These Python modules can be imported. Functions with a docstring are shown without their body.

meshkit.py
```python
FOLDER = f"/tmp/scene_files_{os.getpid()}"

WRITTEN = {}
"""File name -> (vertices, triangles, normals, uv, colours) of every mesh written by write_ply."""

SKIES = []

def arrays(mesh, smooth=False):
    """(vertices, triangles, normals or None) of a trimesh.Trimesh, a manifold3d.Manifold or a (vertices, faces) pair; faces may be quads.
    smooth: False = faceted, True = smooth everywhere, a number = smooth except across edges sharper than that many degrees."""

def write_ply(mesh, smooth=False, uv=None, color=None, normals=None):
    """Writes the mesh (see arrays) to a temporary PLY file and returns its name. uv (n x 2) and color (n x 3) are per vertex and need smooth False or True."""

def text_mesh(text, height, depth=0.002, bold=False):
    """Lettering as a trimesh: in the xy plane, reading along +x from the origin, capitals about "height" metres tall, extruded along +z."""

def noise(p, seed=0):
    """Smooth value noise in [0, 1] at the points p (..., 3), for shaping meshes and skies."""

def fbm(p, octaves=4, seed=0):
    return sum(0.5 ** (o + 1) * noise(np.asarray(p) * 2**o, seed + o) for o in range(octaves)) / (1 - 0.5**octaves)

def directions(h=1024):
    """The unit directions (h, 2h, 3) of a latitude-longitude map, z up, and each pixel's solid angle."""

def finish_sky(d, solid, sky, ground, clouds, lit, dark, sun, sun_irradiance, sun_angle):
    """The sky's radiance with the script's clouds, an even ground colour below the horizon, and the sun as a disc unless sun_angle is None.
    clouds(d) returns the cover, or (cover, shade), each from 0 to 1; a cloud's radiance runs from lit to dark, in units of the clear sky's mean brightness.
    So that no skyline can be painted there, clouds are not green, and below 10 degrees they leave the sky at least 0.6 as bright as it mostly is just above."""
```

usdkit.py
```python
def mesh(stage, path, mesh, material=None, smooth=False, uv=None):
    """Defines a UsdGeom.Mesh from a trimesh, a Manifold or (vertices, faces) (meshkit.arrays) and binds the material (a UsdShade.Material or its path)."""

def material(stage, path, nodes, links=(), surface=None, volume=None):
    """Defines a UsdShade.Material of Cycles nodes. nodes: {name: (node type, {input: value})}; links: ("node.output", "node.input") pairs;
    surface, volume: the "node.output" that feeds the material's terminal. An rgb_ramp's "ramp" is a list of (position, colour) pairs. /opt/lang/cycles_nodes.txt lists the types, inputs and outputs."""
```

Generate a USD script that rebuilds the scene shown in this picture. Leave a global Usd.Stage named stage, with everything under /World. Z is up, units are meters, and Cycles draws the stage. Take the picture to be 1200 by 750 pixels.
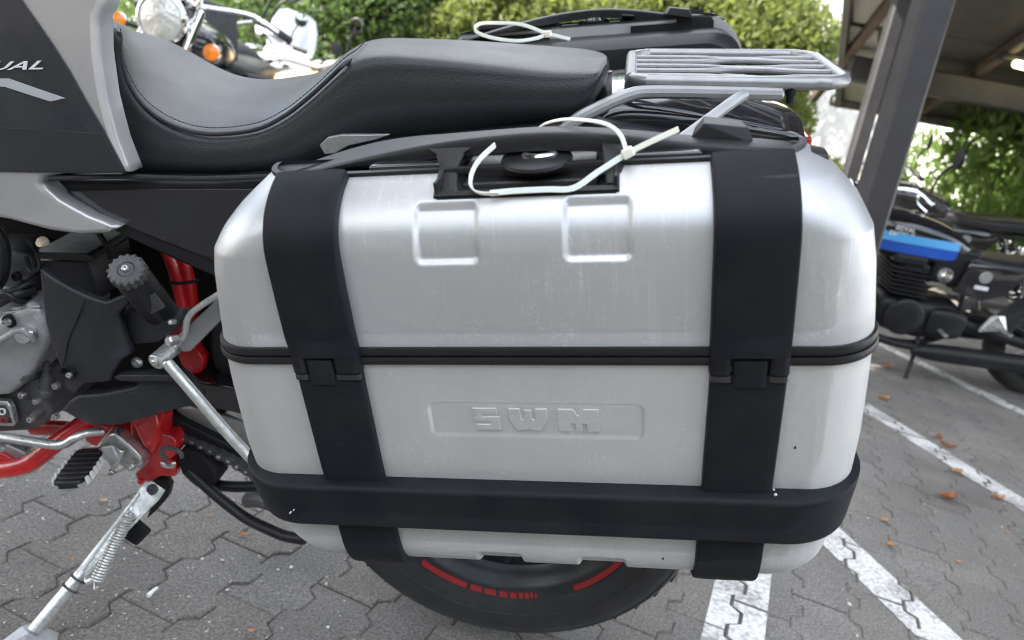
import math
import numpy as np
import trimesh
import manifold3d
import meshkit
import usdkit
from shapely.geometry import Polygon, box as sbox, LineString
from shapely import affinity, union_all
from pxr import Usd, UsdGeom, UsdLux, UsdShade, Gf, Sdf

stage = Usd.Stage.CreateInMemory()
UsdGeom.SetStageUpAxis(stage, 'Z')
UsdGeom.SetStageMetersPerUnit(stage, 1.0)
UsdGeom.Xform.Define(stage, '/World')
UsdGeom.Scope.Define(stage, '/World/Looks')
rng = np.random.default_rng(7)
PI = math.pi


def norm(v):
    v = np.asarray(v, float)
    return v / np.linalg.norm(v)


# ---------------------------------------------------------------- camera
FPX = 867.0                       # focal length in pixels of a 1200 px wide picture
PITCH, ROLL, CAM_H = math.radians(14.5), math.radians(10.5), 0.85
EXPOSURE = 2.12
_r0, _up0 = np.array([1.0, 0, 0]), np.array([0, math.sin(PITCH), math.cos(PITCH)])
CF = np.array([0, math.cos(PITCH), -math.sin(PITCH)])
CR = math.cos(ROLL) * _r0 + math.sin(ROLL) * _up0
CD = -(math.cos(ROLL) * _up0 - math.sin(ROLL) * _r0)
CM = np.stack([CR, CD, CF], 1)    # camera (right, down, forward) to world
CAM = np.array([0, 0, CAM_H])
cam = UsdGeom.Camera.Define(stage, '/World/camera')
cam.CreateHorizontalApertureAttr(36.0)
cam.CreateVerticalApertureAttr(22.5)
cam.CreateFocalLengthAttr(36.0 * FPX / 1200)
cam.CreateFStopAttr(6.6)
cam.CreateFocusDistanceAttr(0.74)
cam.CreateExposureAttr(EXPOSURE)
cam.CreateClippingRangeAttr(Gf.Vec2f(0.02, 2000))
m4 = lambda a, b, c, t: Gf.Matrix4d(*[float(x) for x in (*a, 0, *b, 0, *c, 0, *t, 1)])
cam.AddTransformOp().Set(m4(CR, -CD, -CF, CAM))

# ---------------------------------------------------------------- sky and sun
SUN = norm([-0.80, -0.25, 0.85])
SUN_EL, SUN_ROT = math.asin(SUN[2]), math.atan2(SUN[0], SUN[1])
dome = UsdLux.DomeLight.Define(stage, '/World/sky')
dome.GetPrim().SetCustomDataByKey('label', 'bright hazy daylight sky behind the trees')
dome.GetPrim().SetCustomDataByKey('category', 'sky')
dome.GetPrim().SetCustomDataByKey('kind', 'structure')
skymat = usdkit.material(stage, '/World/Looks/sky', {
    's': ('sky_texture', {'sky_type': 'single_scattering', 'sun_disc': False, 'sun_elevation': SUN_EL, 'sun_rotation': SUN_ROT,
                          'aerosol_density': 2.0, 'air_density': 1.0, 'ozone_density': 1.0}),
    'tc': ('geometry', {}),
    'mp': ('mapping', {'scale': (1.6, 1.6, 4.0)}),
    'n': ('noise_texture', {'scale': 1.3, 'detail': 6.0, 'roughness': 0.55}),
    'r': ('rgb_ramp', {'ramp': [(0.33, (0, 0, 0)), (0.60, (0.85, 0.85, 0.85))]}),
    'm': ('mix_color', {'blend_type': 'mix', 'b': (7.65, 7.7, 7.8), 'use_clamp': False, 'use_clamp_result': False}),
    'b': ('background_shader', {'strength': 0.13})},
    [('tc.position', 'mp.vector'), ('mp.vector', 'n.vector'), ('n.fac', 'r.fac'), ('s.color', 'm.a'), ('r.color', 'm.fac'), ('m.result', 'b.color')], surface='b.background')
UsdShade.MaterialBindingAPI.Apply(dome.GetPrim()).Bind(skymat)
sun = UsdLux.DistantLight.Define(stage, '/World/sun')
sun.CreateNormalizeAttr(True)
sun.CreateIntensityAttr(1.2)
sun.CreateAngleAttr(0.5)
sun.CreateColorAttr(Gf.Vec3f(1.0, 0.93, 0.82))
_sx = norm(np.cross([0, 0, 1.0], SUN))
sun.AddTransformOp().Set(m4(_sx, np.cross(SUN, _sx), SUN, (0, 0, 10)))

# ---------------------------------------------------------------- frames
# the parked bike: origin on the outer face of its near case, x to its tail, y to its far side, z up along its own axis
EX = norm([4900, -40, -867])
EZ = -norm([110, 1700, 867])
EZ = norm(EZ - EX * (EZ @ EX))
EY = np.cross(EZ, EX)
EX, EY, EZ = CM @ EX, CM @ EY, CM @ EZ


def ray(u, v):
    return CM @ np.array([(u - 600) / FPX, (v - 375) / FPX, 1.0])


BO = CAM + 0.55 * ray(640, 415)


def B(u, v, y):
    """Point of the bike's own frame, measured from the photograph, in the plane y."""
    r = ray(u, v)
    p = CAM + (y - (CAM - BO) @ EY) / (r @ EY) * r - BO
    return np.array([p @ EX, p @ EY, p @ EZ])


def G(u, v, z=0.0):
    """Point of the world at height z, measured from the photograph."""
    r = ray(u, v)
    return CAM + r * (z - CAM_H) / r[2]


def D(u, v, depth):
    return CAM + depth * ray(u, v)


def bike_to_world(p):
    p = np.atleast_2d(p)
    return BO + p[:, :1] * EX + p[:, 1:2] * EY + p[:, 2:] * EZ


# ---------------------------------------------------------------- scene tree
used = {}


def free(parent, name):
    k = used.get((parent, name), 0)
    used[(parent, name)] = k + 1
    return f'{parent}/{name}' if k == 0 else f'{parent}/{name}_{k:03d}'


def data(prim, label=None, cat=None, group=None, kind=None):
    for k, v in (('label', label), ('category', cat), ('group', group), ('kind', kind)):
        if v:
            prim.SetCustomDataByKey(k, v)


class Thing:
    """An Xform directly under /World at the thing's base; its parts are given in the frame (axes, origin)."""
    def __init__(self, name, label, cat, base=(0, 0, 0), axes=None, origin=(0, 0, 0), group=None, kind=None):
        self.path = free('/World', name)
        self.base = np.asarray(base, float)
        ax = np.eye(3) if axes is None else np.asarray(axes)
        x = UsdGeom.Xform.Define(stage, self.path)
        x.AddTransformOp().Set(m4(ax[0], ax[1], ax[2], np.asarray(origin) + self.base @ ax))
        data(x.GetPrim(), label, cat, group, kind)

    def part(self, name, mesh, mat, smooth=35, parent=None, label=None, kind=None):
        v, f = vf(mesh)
        path = free(parent or self.path, name)
        m = usdkit.mesh(stage, path, (v - self.base, f), mat, smooth)
        data(m.GetPrim(), label, None, None, kind)
        return path


def bike_thing(name, label, cat, base=(0, 0, 0), group=None):
    return Thing(name, label, cat, base, (EX, EY, EZ), BO, group)


def single(name, mesh, mat, label, cat, group=None, kind=None, smooth=35):
    v, f = vf(mesh)
    path = free('/World', name)
    c = np.array([v[:, 0].mean(), v[:, 1].mean(), v[:, 2].min()])
    m = usdkit.mesh(stage, path, (v - c, f), mat, smooth)
    m.AddTranslateOp().Set(Gf.Vec3d(*map(float, c)))
    data(m.GetPrim(), label, cat, group, kind)
    return path


# ---------------------------------------------------------------- mesh helpers
def vf(m):
    if hasattr(m, 'to_mesh'):
        k = m.to_mesh()
        return np.array(k.vert_properties[:, :3], float), np.array(k.tri_verts)
    if isinstance(m, trimesh.Trimesh):
        return np.array(m.vertices), np.array(m.faces)
    return np.asarray(m[0], float), np.asarray(m[1], int)


def join(*ms):
    vs, fs, n = [], [], 0
    for m in ms:
        v, f = vf(m)
        vs.append(v), fs.append(f + n)
        n += len(v)
    return np.vstack(vs), np.vstack(fs)


def grid_faces(a, b, wrap=False):
    i, j = np.meshgrid(np.arange(a - 1), np.arange(b if wrap else b - 1), indexing='ij')
    k = (j + 1) % b
    q = np.stack([i * b + j, i * b + k, (i + 1) * b + k, (i + 1) * b + j], -1).reshape(-1, 4)
    return np.vstack([q[:, [0, 1, 2]], q[:, [0, 2, 3]]])


def fixed(v, f):
    t = trimesh.Trimesh(v, f, process=False)
    if t.volume < 0:
        f = f[:, ::-1]
    return v, f


def loft(rings, caps=True, wrap=True):
    rings = [np.asarray(r, float) for r in rings]
    n = len(rings[0])
    v, f = np.vstack(rings), grid_faces(len(rings), n, wrap)
    if caps:
        k = len(v)
        v = np.vstack([v, rings[0].mean(0), rings[-1].mean(0)])
        a = np.arange(n)
        b = (a + 1) % n
        e = (len(rings) - 1) * n
        f = np.vstack([f, np.stack([b, a, np.full(n, k)], 1), np.stack([e + a, e + b, np.full(n, k + 1)], 1)])
        return fixed(v, f)
    return v, f


def spline(pts, n=24, closed=False):
    p = np.asarray(pts, float)
    if len(p) == 2:
        return p[0] + np.linspace(0, 1, 3)[:, None] * (p[1] - p[0])
    q = np.vstack([p[-1], p, p[0], p[1]]) if closed else np.vstack([2 * p[0] - p[1], p, 2 * p[-1] - p[-2]])
    out = []
    m = len(p) if closed else len(p) - 1
    per = max(2, n // m)
    for i in range(m):
        a, b, c, d = q[i:i + 4]
        t = np.linspace(0, 1, per, endpoint=False)[:, None]
        out.append(0.5 * (2 * b + (c - a) * t + (2 * a - 5 * b + 4 * c - d) * t ** 2 + (3 * b - a - 3 * c + d) * t ** 3))
    if not closed:
        out.append(p[-1:])
    return np.vstack(out)


def frames(p, closed=False):
    t = np.roll(p, -1, 0) - np.roll(p, 1, 0) if closed else np.gradient(p, axis=0)
    t /= np.linalg.norm(t, axis=1, keepdims=True) + 1e-12
    a = np.cross(t[0], [0, 0, 1.0] if abs(t[0, 2]) < 0.9 else [1.0, 0, 0])
    A = []
    for k in range(len(p)):
        a = a - t[k] * (a @ t[k])
        a /= np.linalg.norm(a)
        A.append(a)
    A = np.array(A)
    return t, A, np.cross(t, A)


def tube(pts, r, sides=12, smooth=True, n=28, closed=False, flat=1.0):
    p = spline(pts, n, closed) if smooth else np.asarray(pts, float)
    t, a, b = frames(p, closed)
    ang = np.arange(sides) * 2 * PI / sides
    rr = np.interp(np.linspace(0, 1, len(p)), np.linspace(0, 1, len(r)), r) if np.ndim(r) else np.full(len(p), r)
    rings = p[:, None] + rr[:, None, None] * (np.cos(ang)[None, :, None] * a[:, None] + flat * np.sin(ang)[None, :, None] * b[:, None])
    if closed:
        d = t[0]
        w = a[-1] - d * (a[-1] @ d)
        tw = math.atan2(np.cross(a[0], w) @ d, a[0] @ w)
        fix = -tw * np.arange(len(p)) / (len(p) - 1)
        rings = p[:, None] + rr[:, None, None] * (np.cos(ang[None, :] + fix[:, None])[:, :, None] * a[:, None] + flat * np.sin(ang[None, :] + fix[:, None])[:, :, None] * b[:, None])
        rings = np.concatenate([rings, rings[:1]])
        v, f = rings.reshape(-1, 3), grid_faces(len(rings), sides, True)
        return fixed(v, f)
    # rounded ends
    e = 0.35 * rr
    first = (p[0] - t[0] * e[0]) + (rings[0] - p[0]) * 0.7
    last = (p[-1] + t[-1] * e[-1]) + (rings[-1] - p[-1]) * 0.7
    return loft([first, *rings, last])


def ribbon(pts, width, thick, side, n=40):
    """A flat strap along pts; its width runs along the direction side."""
    p = spline(pts, n)
    t = np.gradient(p, axis=0)
    t /= np.linalg.norm(t, axis=1, keepdims=True)
    s = np.broadcast_to(np.asarray(side, float), p.shape)
    s = s - t * (s * t).sum(1, keepdims=True)
    s /= np.linalg.norm(s, axis=1, keepdims=True)
    k = np.cross(t, s)
    w, h = width / 2, thick / 2
    c = 0.25 * thick
    prof = [(-w, -h + c), (-w + c, -h), (w - c, -h), (w, -h + c), (w, h - c), (w - c, h), (-w + c, h), (-w, h - c)]
    return loft([np.array([p[i] + a * s[i] + b * k[i] for a, b in prof]) for i in range(len(p))])


def lathe(profile, origin=(0, 0, 0), axis=(0, 0, 1), sides=32):
    """profile: (radius, height) pairs along the axis."""
    ax = norm(axis)
    a = norm(np.cross(ax, [0, 0, 1.0] if abs(ax[2]) < 0.9 else [1.0, 0, 0]))
    b = np.cross(ax, a)
    ang = np.arange(sides) * 2 * PI / sides
    circ = np.cos(ang)[:, None] * a + np.sin(ang)[:, None] * b
    return loft([np.asarray(origin) + r * circ + h * ax for r, h in profile])


def bolt(c, axis, r=0.005, h=0.004):
    m = lathe([(r * 1.0, 0), (r, h * .7), (r * .85, h), (r * .55, h), (r * .5, h * .45), (0.0005, h * .45)], c, axis, 14)
    return m


def rbox(size, r=0.004, center=(0, 0, 0), rot=None):
    s = np.asarray(size, float) / 2
    r = min(r, *(s * 0.98))
    ball = trimesh.creation.icosphere(1, r).vertices
    pts = np.vstack([ball + (s - r) * np.array([a, b, c]) for a in (-1, 1) for b in (-1, 1) for c in (-1, 1)])
    h = trimesh.convex.convex_hull(pts)
    v = np.array(h.vertices)
    if rot is not None:
        v = v @ np.asarray(rot)
    return v + np.asarray(center), np.array(h.faces)


def hull(pts, r=0.0):
    pts = np.asarray(pts, float)
    if r:
        ball = trimesh.creation.icosphere(1, r).vertices
        pts = np.vstack([ball + p for p in pts])
    h = trimesh.convex.convex_hull(pts)
    return np.array(h.vertices), np.array(h.faces)


def chaikin(p, k=2):
    p = np.asarray(p, float)
    for _ in range(k):
        q = np.roll(p, -1, 0)
        p = np.stack([0.75 * p + 0.25 * q, 0.25 * p + 0.75 * q], 1).reshape(-1, 2)
    return p


def tri2d(poly):
    return trimesh.creation.triangulate_polygon(poly, engine='earcut')


def plate(pts, y0, depth, bevel=0.002, fine=None, bend=None, holes=(), rnd=0):
    """A moulded plate: outline pts in (x, z), front face at y0, going back by depth, with a rounded front edge; bend(x, z) adds to y."""
    pts = np.asarray(pts, float)
    if rnd:
        pts = chaikin(pts, rnd)
    base = Polygon(pts).buffer(0)
    if base.geom_type != 'Polygon':
        base = max(base.geoms, key=lambda g: g.area)
    parts = []
    prev = None
    if not holes:
        c = np.array(base.exterior.coords)[:-1]
        if Polygon(c).exterior.is_ccw is False:
            c = c[::-1]
        if fine:
            ls = LineString(np.vstack([c, c[:1]])).segmentize(fine)
            c = np.array(ls.coords)[:-1]
        e = np.roll(c, -1, 0) - c
        e /= np.linalg.norm(e, axis=1, keepdims=True) + 1e-12
        nn = np.stack([-e[:, 1], e[:, 0]], 1)          # inward for ccw
        mit = nn + np.roll(nn, 1, 0)
        mit /= np.maximum(np.linalg.norm(mit, axis=1, keepdims=True), 0.3)
        levels = [(bevel, 0), (bevel * .62, bevel * .1), (bevel * .29, bevel * .29), (bevel * .08, bevel * .62), (0, bevel), (0, max(depth - bevel * .5, bevel * 1.05)), (bevel * .5, max(depth, bevel * 1.2))]
        if bevel <= 0:
            levels = [(0, 0), (0, depth)]
        rings = [np.stack([(c + mit * i)[:, 0], np.full(len(c), y0 + y), (c + mit * i)[:, 1]], 1) for i, y in levels]
        v, f = loft(rings, caps=False)
        n = len(c)
        pv, pf = tri2d(Polygon(rings[0][:, [0, 2]]).buffer(0)) if fine else (None, None)
        if fine:
            t = trimesh.Trimesh(np.column_stack([pv[:, 0], np.full(len(pv), y0), pv[:, 1]]), pf, process=False)
            sv, sf = trimesh.remesh.subdivide_to_size(t.vertices, t.faces, fine * 1.5)
            m = join((v, f), (sv, sf), cap(rings[-1]))
        else:
            m = join((v, f), cap(rings[0]), cap(rings[-1]))
    else:
        g = base.difference(union_all([Polygon(h) for h in holes]))
        t = trimesh.creation.extrude_polygon(g, depth, engine='earcut')
        v = np.array(t.vertices)
        m = (np.column_stack([v[:, 0], y0 + v[:, 2], v[:, 1]]), np.array(t.faces)[:, ::-1])
    v, f = m
    v = v.copy()
    t = trimesh.Trimesh(v, f, process=False)
    t.merge_vertices(digits_vertex=7)
    t.fix_normals()
    v, f = np.array(t.vertices), np.array(t.faces)
    if bend is not None:
        v[:, 1] += bend(v[:, 0], v[:, 2])
    return v, f


def cap(ring):
    p2 = ring[:, [0, 2]]
    pv, pf = tri2d(Polygon(p2).buffer(0))
    return np.column_stack([pv[:, 0], np.full(len(pv), ring[0, 1]), pv[:, 1]]), pf


def px(pts, y):
    """Outline given in picture points, as (x, z) in the bike's plane y."""
    return np.array([B(u, v, y)[[0, 2]] for u, v in pts])


def pxplate(pts, y, depth, bevel=0.003, **k):
    return plate(px(pts, y), y, depth, bevel, **k)


def P3(*a):
    return np.array([B(*p) for p in a])


# ---------------------------------------------------------------- materials
def mat(name, col, rough=0.5, metal=0.0, bump=None, var=None, coat=0.0, spec=0.5, col2=None, rvar=0.0, scuff=None):
    """Principled material; bump=(scale, distance), var=(scale, amount) mottles the colour towards col2."""
    nodes = {'g': ('texture_coordinate', {}), 'p': ('principled_bsdf', {'base_color': col, 'roughness': rough, 'metallic': metal, 'coat_weight': coat, 'coat_roughness': 0.08, 'specular_ior_level': spec})}
    links = []
    if var:
        c2 = col2 or tuple(max(0, c * (1 - var[1])) for c in col)
        nodes['n'] = ('noise_texture', {'scale': var[0], 'detail': 6.0, 'roughness': 0.6})
        nodes['r'] = ('rgb_ramp', {'ramp': [(0.35, col), (0.68, c2)]})
        links += [('g.object', 'n.vector'), ('n.fac', 'r.fac'), ('r.color', 'p.base_color')]
        if rvar:
            nodes['rr'] = ('map_range', {'from_min': .3, 'from_max': .7, 'to_min': rough - rvar, 'to_max': rough + rvar})
            links += [('n.fac', 'rr.value'), ('rr.result', 'p.roughness')]
    if scuff:
        src = 'r.color' if var else None
        nodes.update({'smp': ('mapping', {'rotation': (.15, .62, .1), 'scale': (14, 60, 420)}), 'sn': ('noise_texture', {'scale': 1.0, 'detail': 1.0}), 'sr': ('rgb_ramp', {'ramp': [(.70, (0, 0, 0)), (.76, (1, 1, 1))]}),
                      'sm': ('noise_texture', {'scale': scuff[0] * .45, 'detail': 3.0}), 'smr': ('rgb_ramp', {'ramp': [(.50, (0, 0, 0)), (.64, (1, 1, 1))]}),
                      'dm': ('noise_texture', {'scale': scuff[0] * 4, 'detail': 6.0, 'roughness': .8}), 'dmr': ('rgb_ramp', {'ramp': [(.55, (0, 0, 0)), (.75, (.35, .35, .35))]}),
                      'sx': ('math', {'math_type': 'multiply'}), 'sy': ('math', {'math_type': 'multiply'}), 'sa': ('math', {'math_type': 'add'}), 'ss': ('math', {'math_type': 'multiply', 'value2': scuff[1]}),
                      'sc': ('mix_color', {'a': col, 'b': (.30, .30, .30)})})
        links = [l for l in links if l[1] != 'p.base_color']
        links += [('g.object', 'smp.vector'), ('smp.vector', 'sn.vector'), ('sn.fac', 'sr.fac'), ('g.object', 'sm.vector'), ('sm.fac', 'smr.fac'), ('g.object', 'dm.vector'), ('dm.fac', 'dmr.fac'), ('sr.color', 'sx.value1'), ('smr.color', 'sx.value2'),
                  ('dmr.color', 'sy.value1'), ('smr.color', 'sy.value2'), ('sx.value', 'sa.value1'), ('sy.value', 'sa.value2'), ('sa.value', 'ss.value1'), ('ss.value', 'sc.fac'), ('sc.result', 'p.base_color')]
        if var:
            links.append(('r.color', 'sc.a'))
    if bump:
        nodes['bn'] = ('noise_texture', {'scale': bump[0], 'detail': 3.0})
        nodes['b'] = ('bump', {'strength': 0.6, 'distance': bump[1]})
        links += [('g.object', 'bn.vector'), ('bn.fac', 'b.height'), ('b.normal', 'p.normal')]
    return usdkit.material(stage, '/World/Looks/' + name, nodes, links, surface='p.BSDF')


M = {}
M['black_grain'] = mat('black_grain', (0.024, 0.0245, 0.025), 0.38, bump=(900, 0.0006), var=(30, .35), rvar=.07)
M['black_strap'] = mat('black_strap', (0.0080, 0.0092, 0.0125), 0.50, spec=.15, bump=(1300, 0.0004), var=(18, .3), col2=(0.015, 0.0155, 0.018), rvar=.08, scuff=(26, .08))
M['black_plain'] = mat('black_plain', (0.011, 0.0112, 0.013), 0.45, spec=.35, var=(14, .4), bump=(300, .0004))
M['black_gloss'] = mat('black_gloss', (0.010, 0.010, 0.012), 0.12, coat=0.8, var=(9, .3), scuff=(25, .15))
M['black_matt'] = mat('black_matt', (0.009, 0.009, 0.010), 0.7, spec=.25, bump=(200, .0008))
M['bare_dark'] = mat('bare_dark', (0.020, 0.0215, 0.026), 0.48, spec=.4, bump=(500, .0006), var=(20, .4), rvar=.06, scuff=(30, .25))
M['grey_cast'] = mat('grey_cast', (0.085, 0.085, 0.088), 0.5, 0.3, bump=(260, .0015), var=(25, .35))
M['silver_cast'] = mat('silver_cast', (0.44, 0.45, 0.46), 0.42, 0.75, bump=(350, .0012), var=(22, .25), rvar=.08)
M['silver_paint'] = mat('silver_paint', (0.46, 0.455, 0.45), 0.30, 0.55, coat=.5, bump=(1500, .0002), var=(6, .08))
M['steel'] = mat('steel', (0.60, 0.60, 0.59), 0.30, 0.9, bump=(400, .0005), var=(60, .25), rvar=.1)
M['zinc'] = mat('zinc', (0.66, 0.67, 0.65), 0.38, 0.8, bump=(160, .0010), var=(70, .3), rvar=.12)
M['tube_grey'] = mat('tube_grey', (0.30, 0.305, 0.31), 0.35, 0.6, bump=(900, .0004), var=(40, .15), coat=.2)
M['bright_metal'] = mat('bright_metal', (.80, .80, .79), .38, .35)
M['chrome'] = mat('chrome', (0.78, 0.78, 0.78), 0.08, 1.0)
M['red_paint'] = mat('red_paint', (0.52, 0.012, 0.016), 0.28, coat=.5, var=(35, .3), bump=(300, .0005))
M['red_mark'] = mat('red_mark', (0.26, 0.012, 0.016), 0.5)
M['rubber'] = mat('rubber', (0.020, 0.020, 0.021), 0.72, bump=(350, .0010), var=(14, .3), col2=(0.032, 0.031, 0.030))
M['rim'] = mat('rim', (0.016, 0.017, 0.02), 0.32, var=(30, .3))
M['decal'] = mat('decal', (0.010, 0.012, 0.016), 0.34, coat=.25, var=(24, .2), col2=(0.022, 0.023, 0.027), bump=(600, .0002), scuff=(20, .5))
M['decal_band'] = mat('decal_band', (0.018, 0.019, 0.022), 0.42, var=(30, .2))
M['white_print'] = mat('white_print', (0.72, 0.73, 0.74), 0.45)
M['grey_print'] = mat('grey_print', (0.42, 0.44, 0.46), 0.4)
M['tie'] = usdkit.material(stage, '/World/Looks/tie', {
    'p': ('principled_bsdf', {'base_color': (0.70, 0.68, 0.60), 'roughness': 0.38, 'subsurface_weight': 0.3, 'subsurface_scale': 0.004})}, [], surface='p.BSDF')
M['orange_lens'] = mat('orange_lens', (0.85, 0.22, 0.01), 0.2, coat=.6)
M['red_lens'] = mat('red_lens', (0.30, 0.008, 0.008), 0.15, coat=.6)
M['clear_lens'] = mat('clear_lens', (0.62, 0.62, 0.56), 0.22, .45, coat=.8, bump=(45, .02), var=(22, .25))
M['cream'] = mat('cream', (0.75, 0.62, 0.45), 0.5)
M['white_paint'] = mat('white_paint', (0.78, 0.78, 0.77), 0.3, coat=.4)
M['blue_light'] = mat('blue_light', (0.09, 0.40, 0.80), 0.25, coat=.6)
M['blue_dark'] = mat('blue_dark', (0.010, 0.07, 0.36), 0.25, coat=.6)
M['tan'] = mat('tan', (0.55, 0.36, 0.18), 0.5)
M['mirror'] = mat('mirror', (0.55, 0.57, 0.6), 0.05, 1.0)
M['worn_white'] = mat('worn_white', (.62, .62, .60), .6)
M['screen'] = usdkit.material(stage, '/World/Looks/screen', {
    't': ('transparent_bsdf', {'color': (0.75, 0.78, 0.8)}), 'gl': ('glossy_bsdf', {'color': (0.9, 0.9, 0.9), 'roughness': 0.12}),
    'd': ('diffuse_bsdf', {'color': (0.55, 0.56, 0.62)}), 'm1': ('mix_closure', {'fac': 0.2}), 'm2': ('mix_closure', {'fac': 0.3})},
    [('t.BSDF', 'm1.closure1'), ('gl.BSDF', 'm1.closure2'), ('m1.closure', 'm2.closure1'), ('d.BSDF', 'm2.closure2')], surface='m2.closure')


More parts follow.
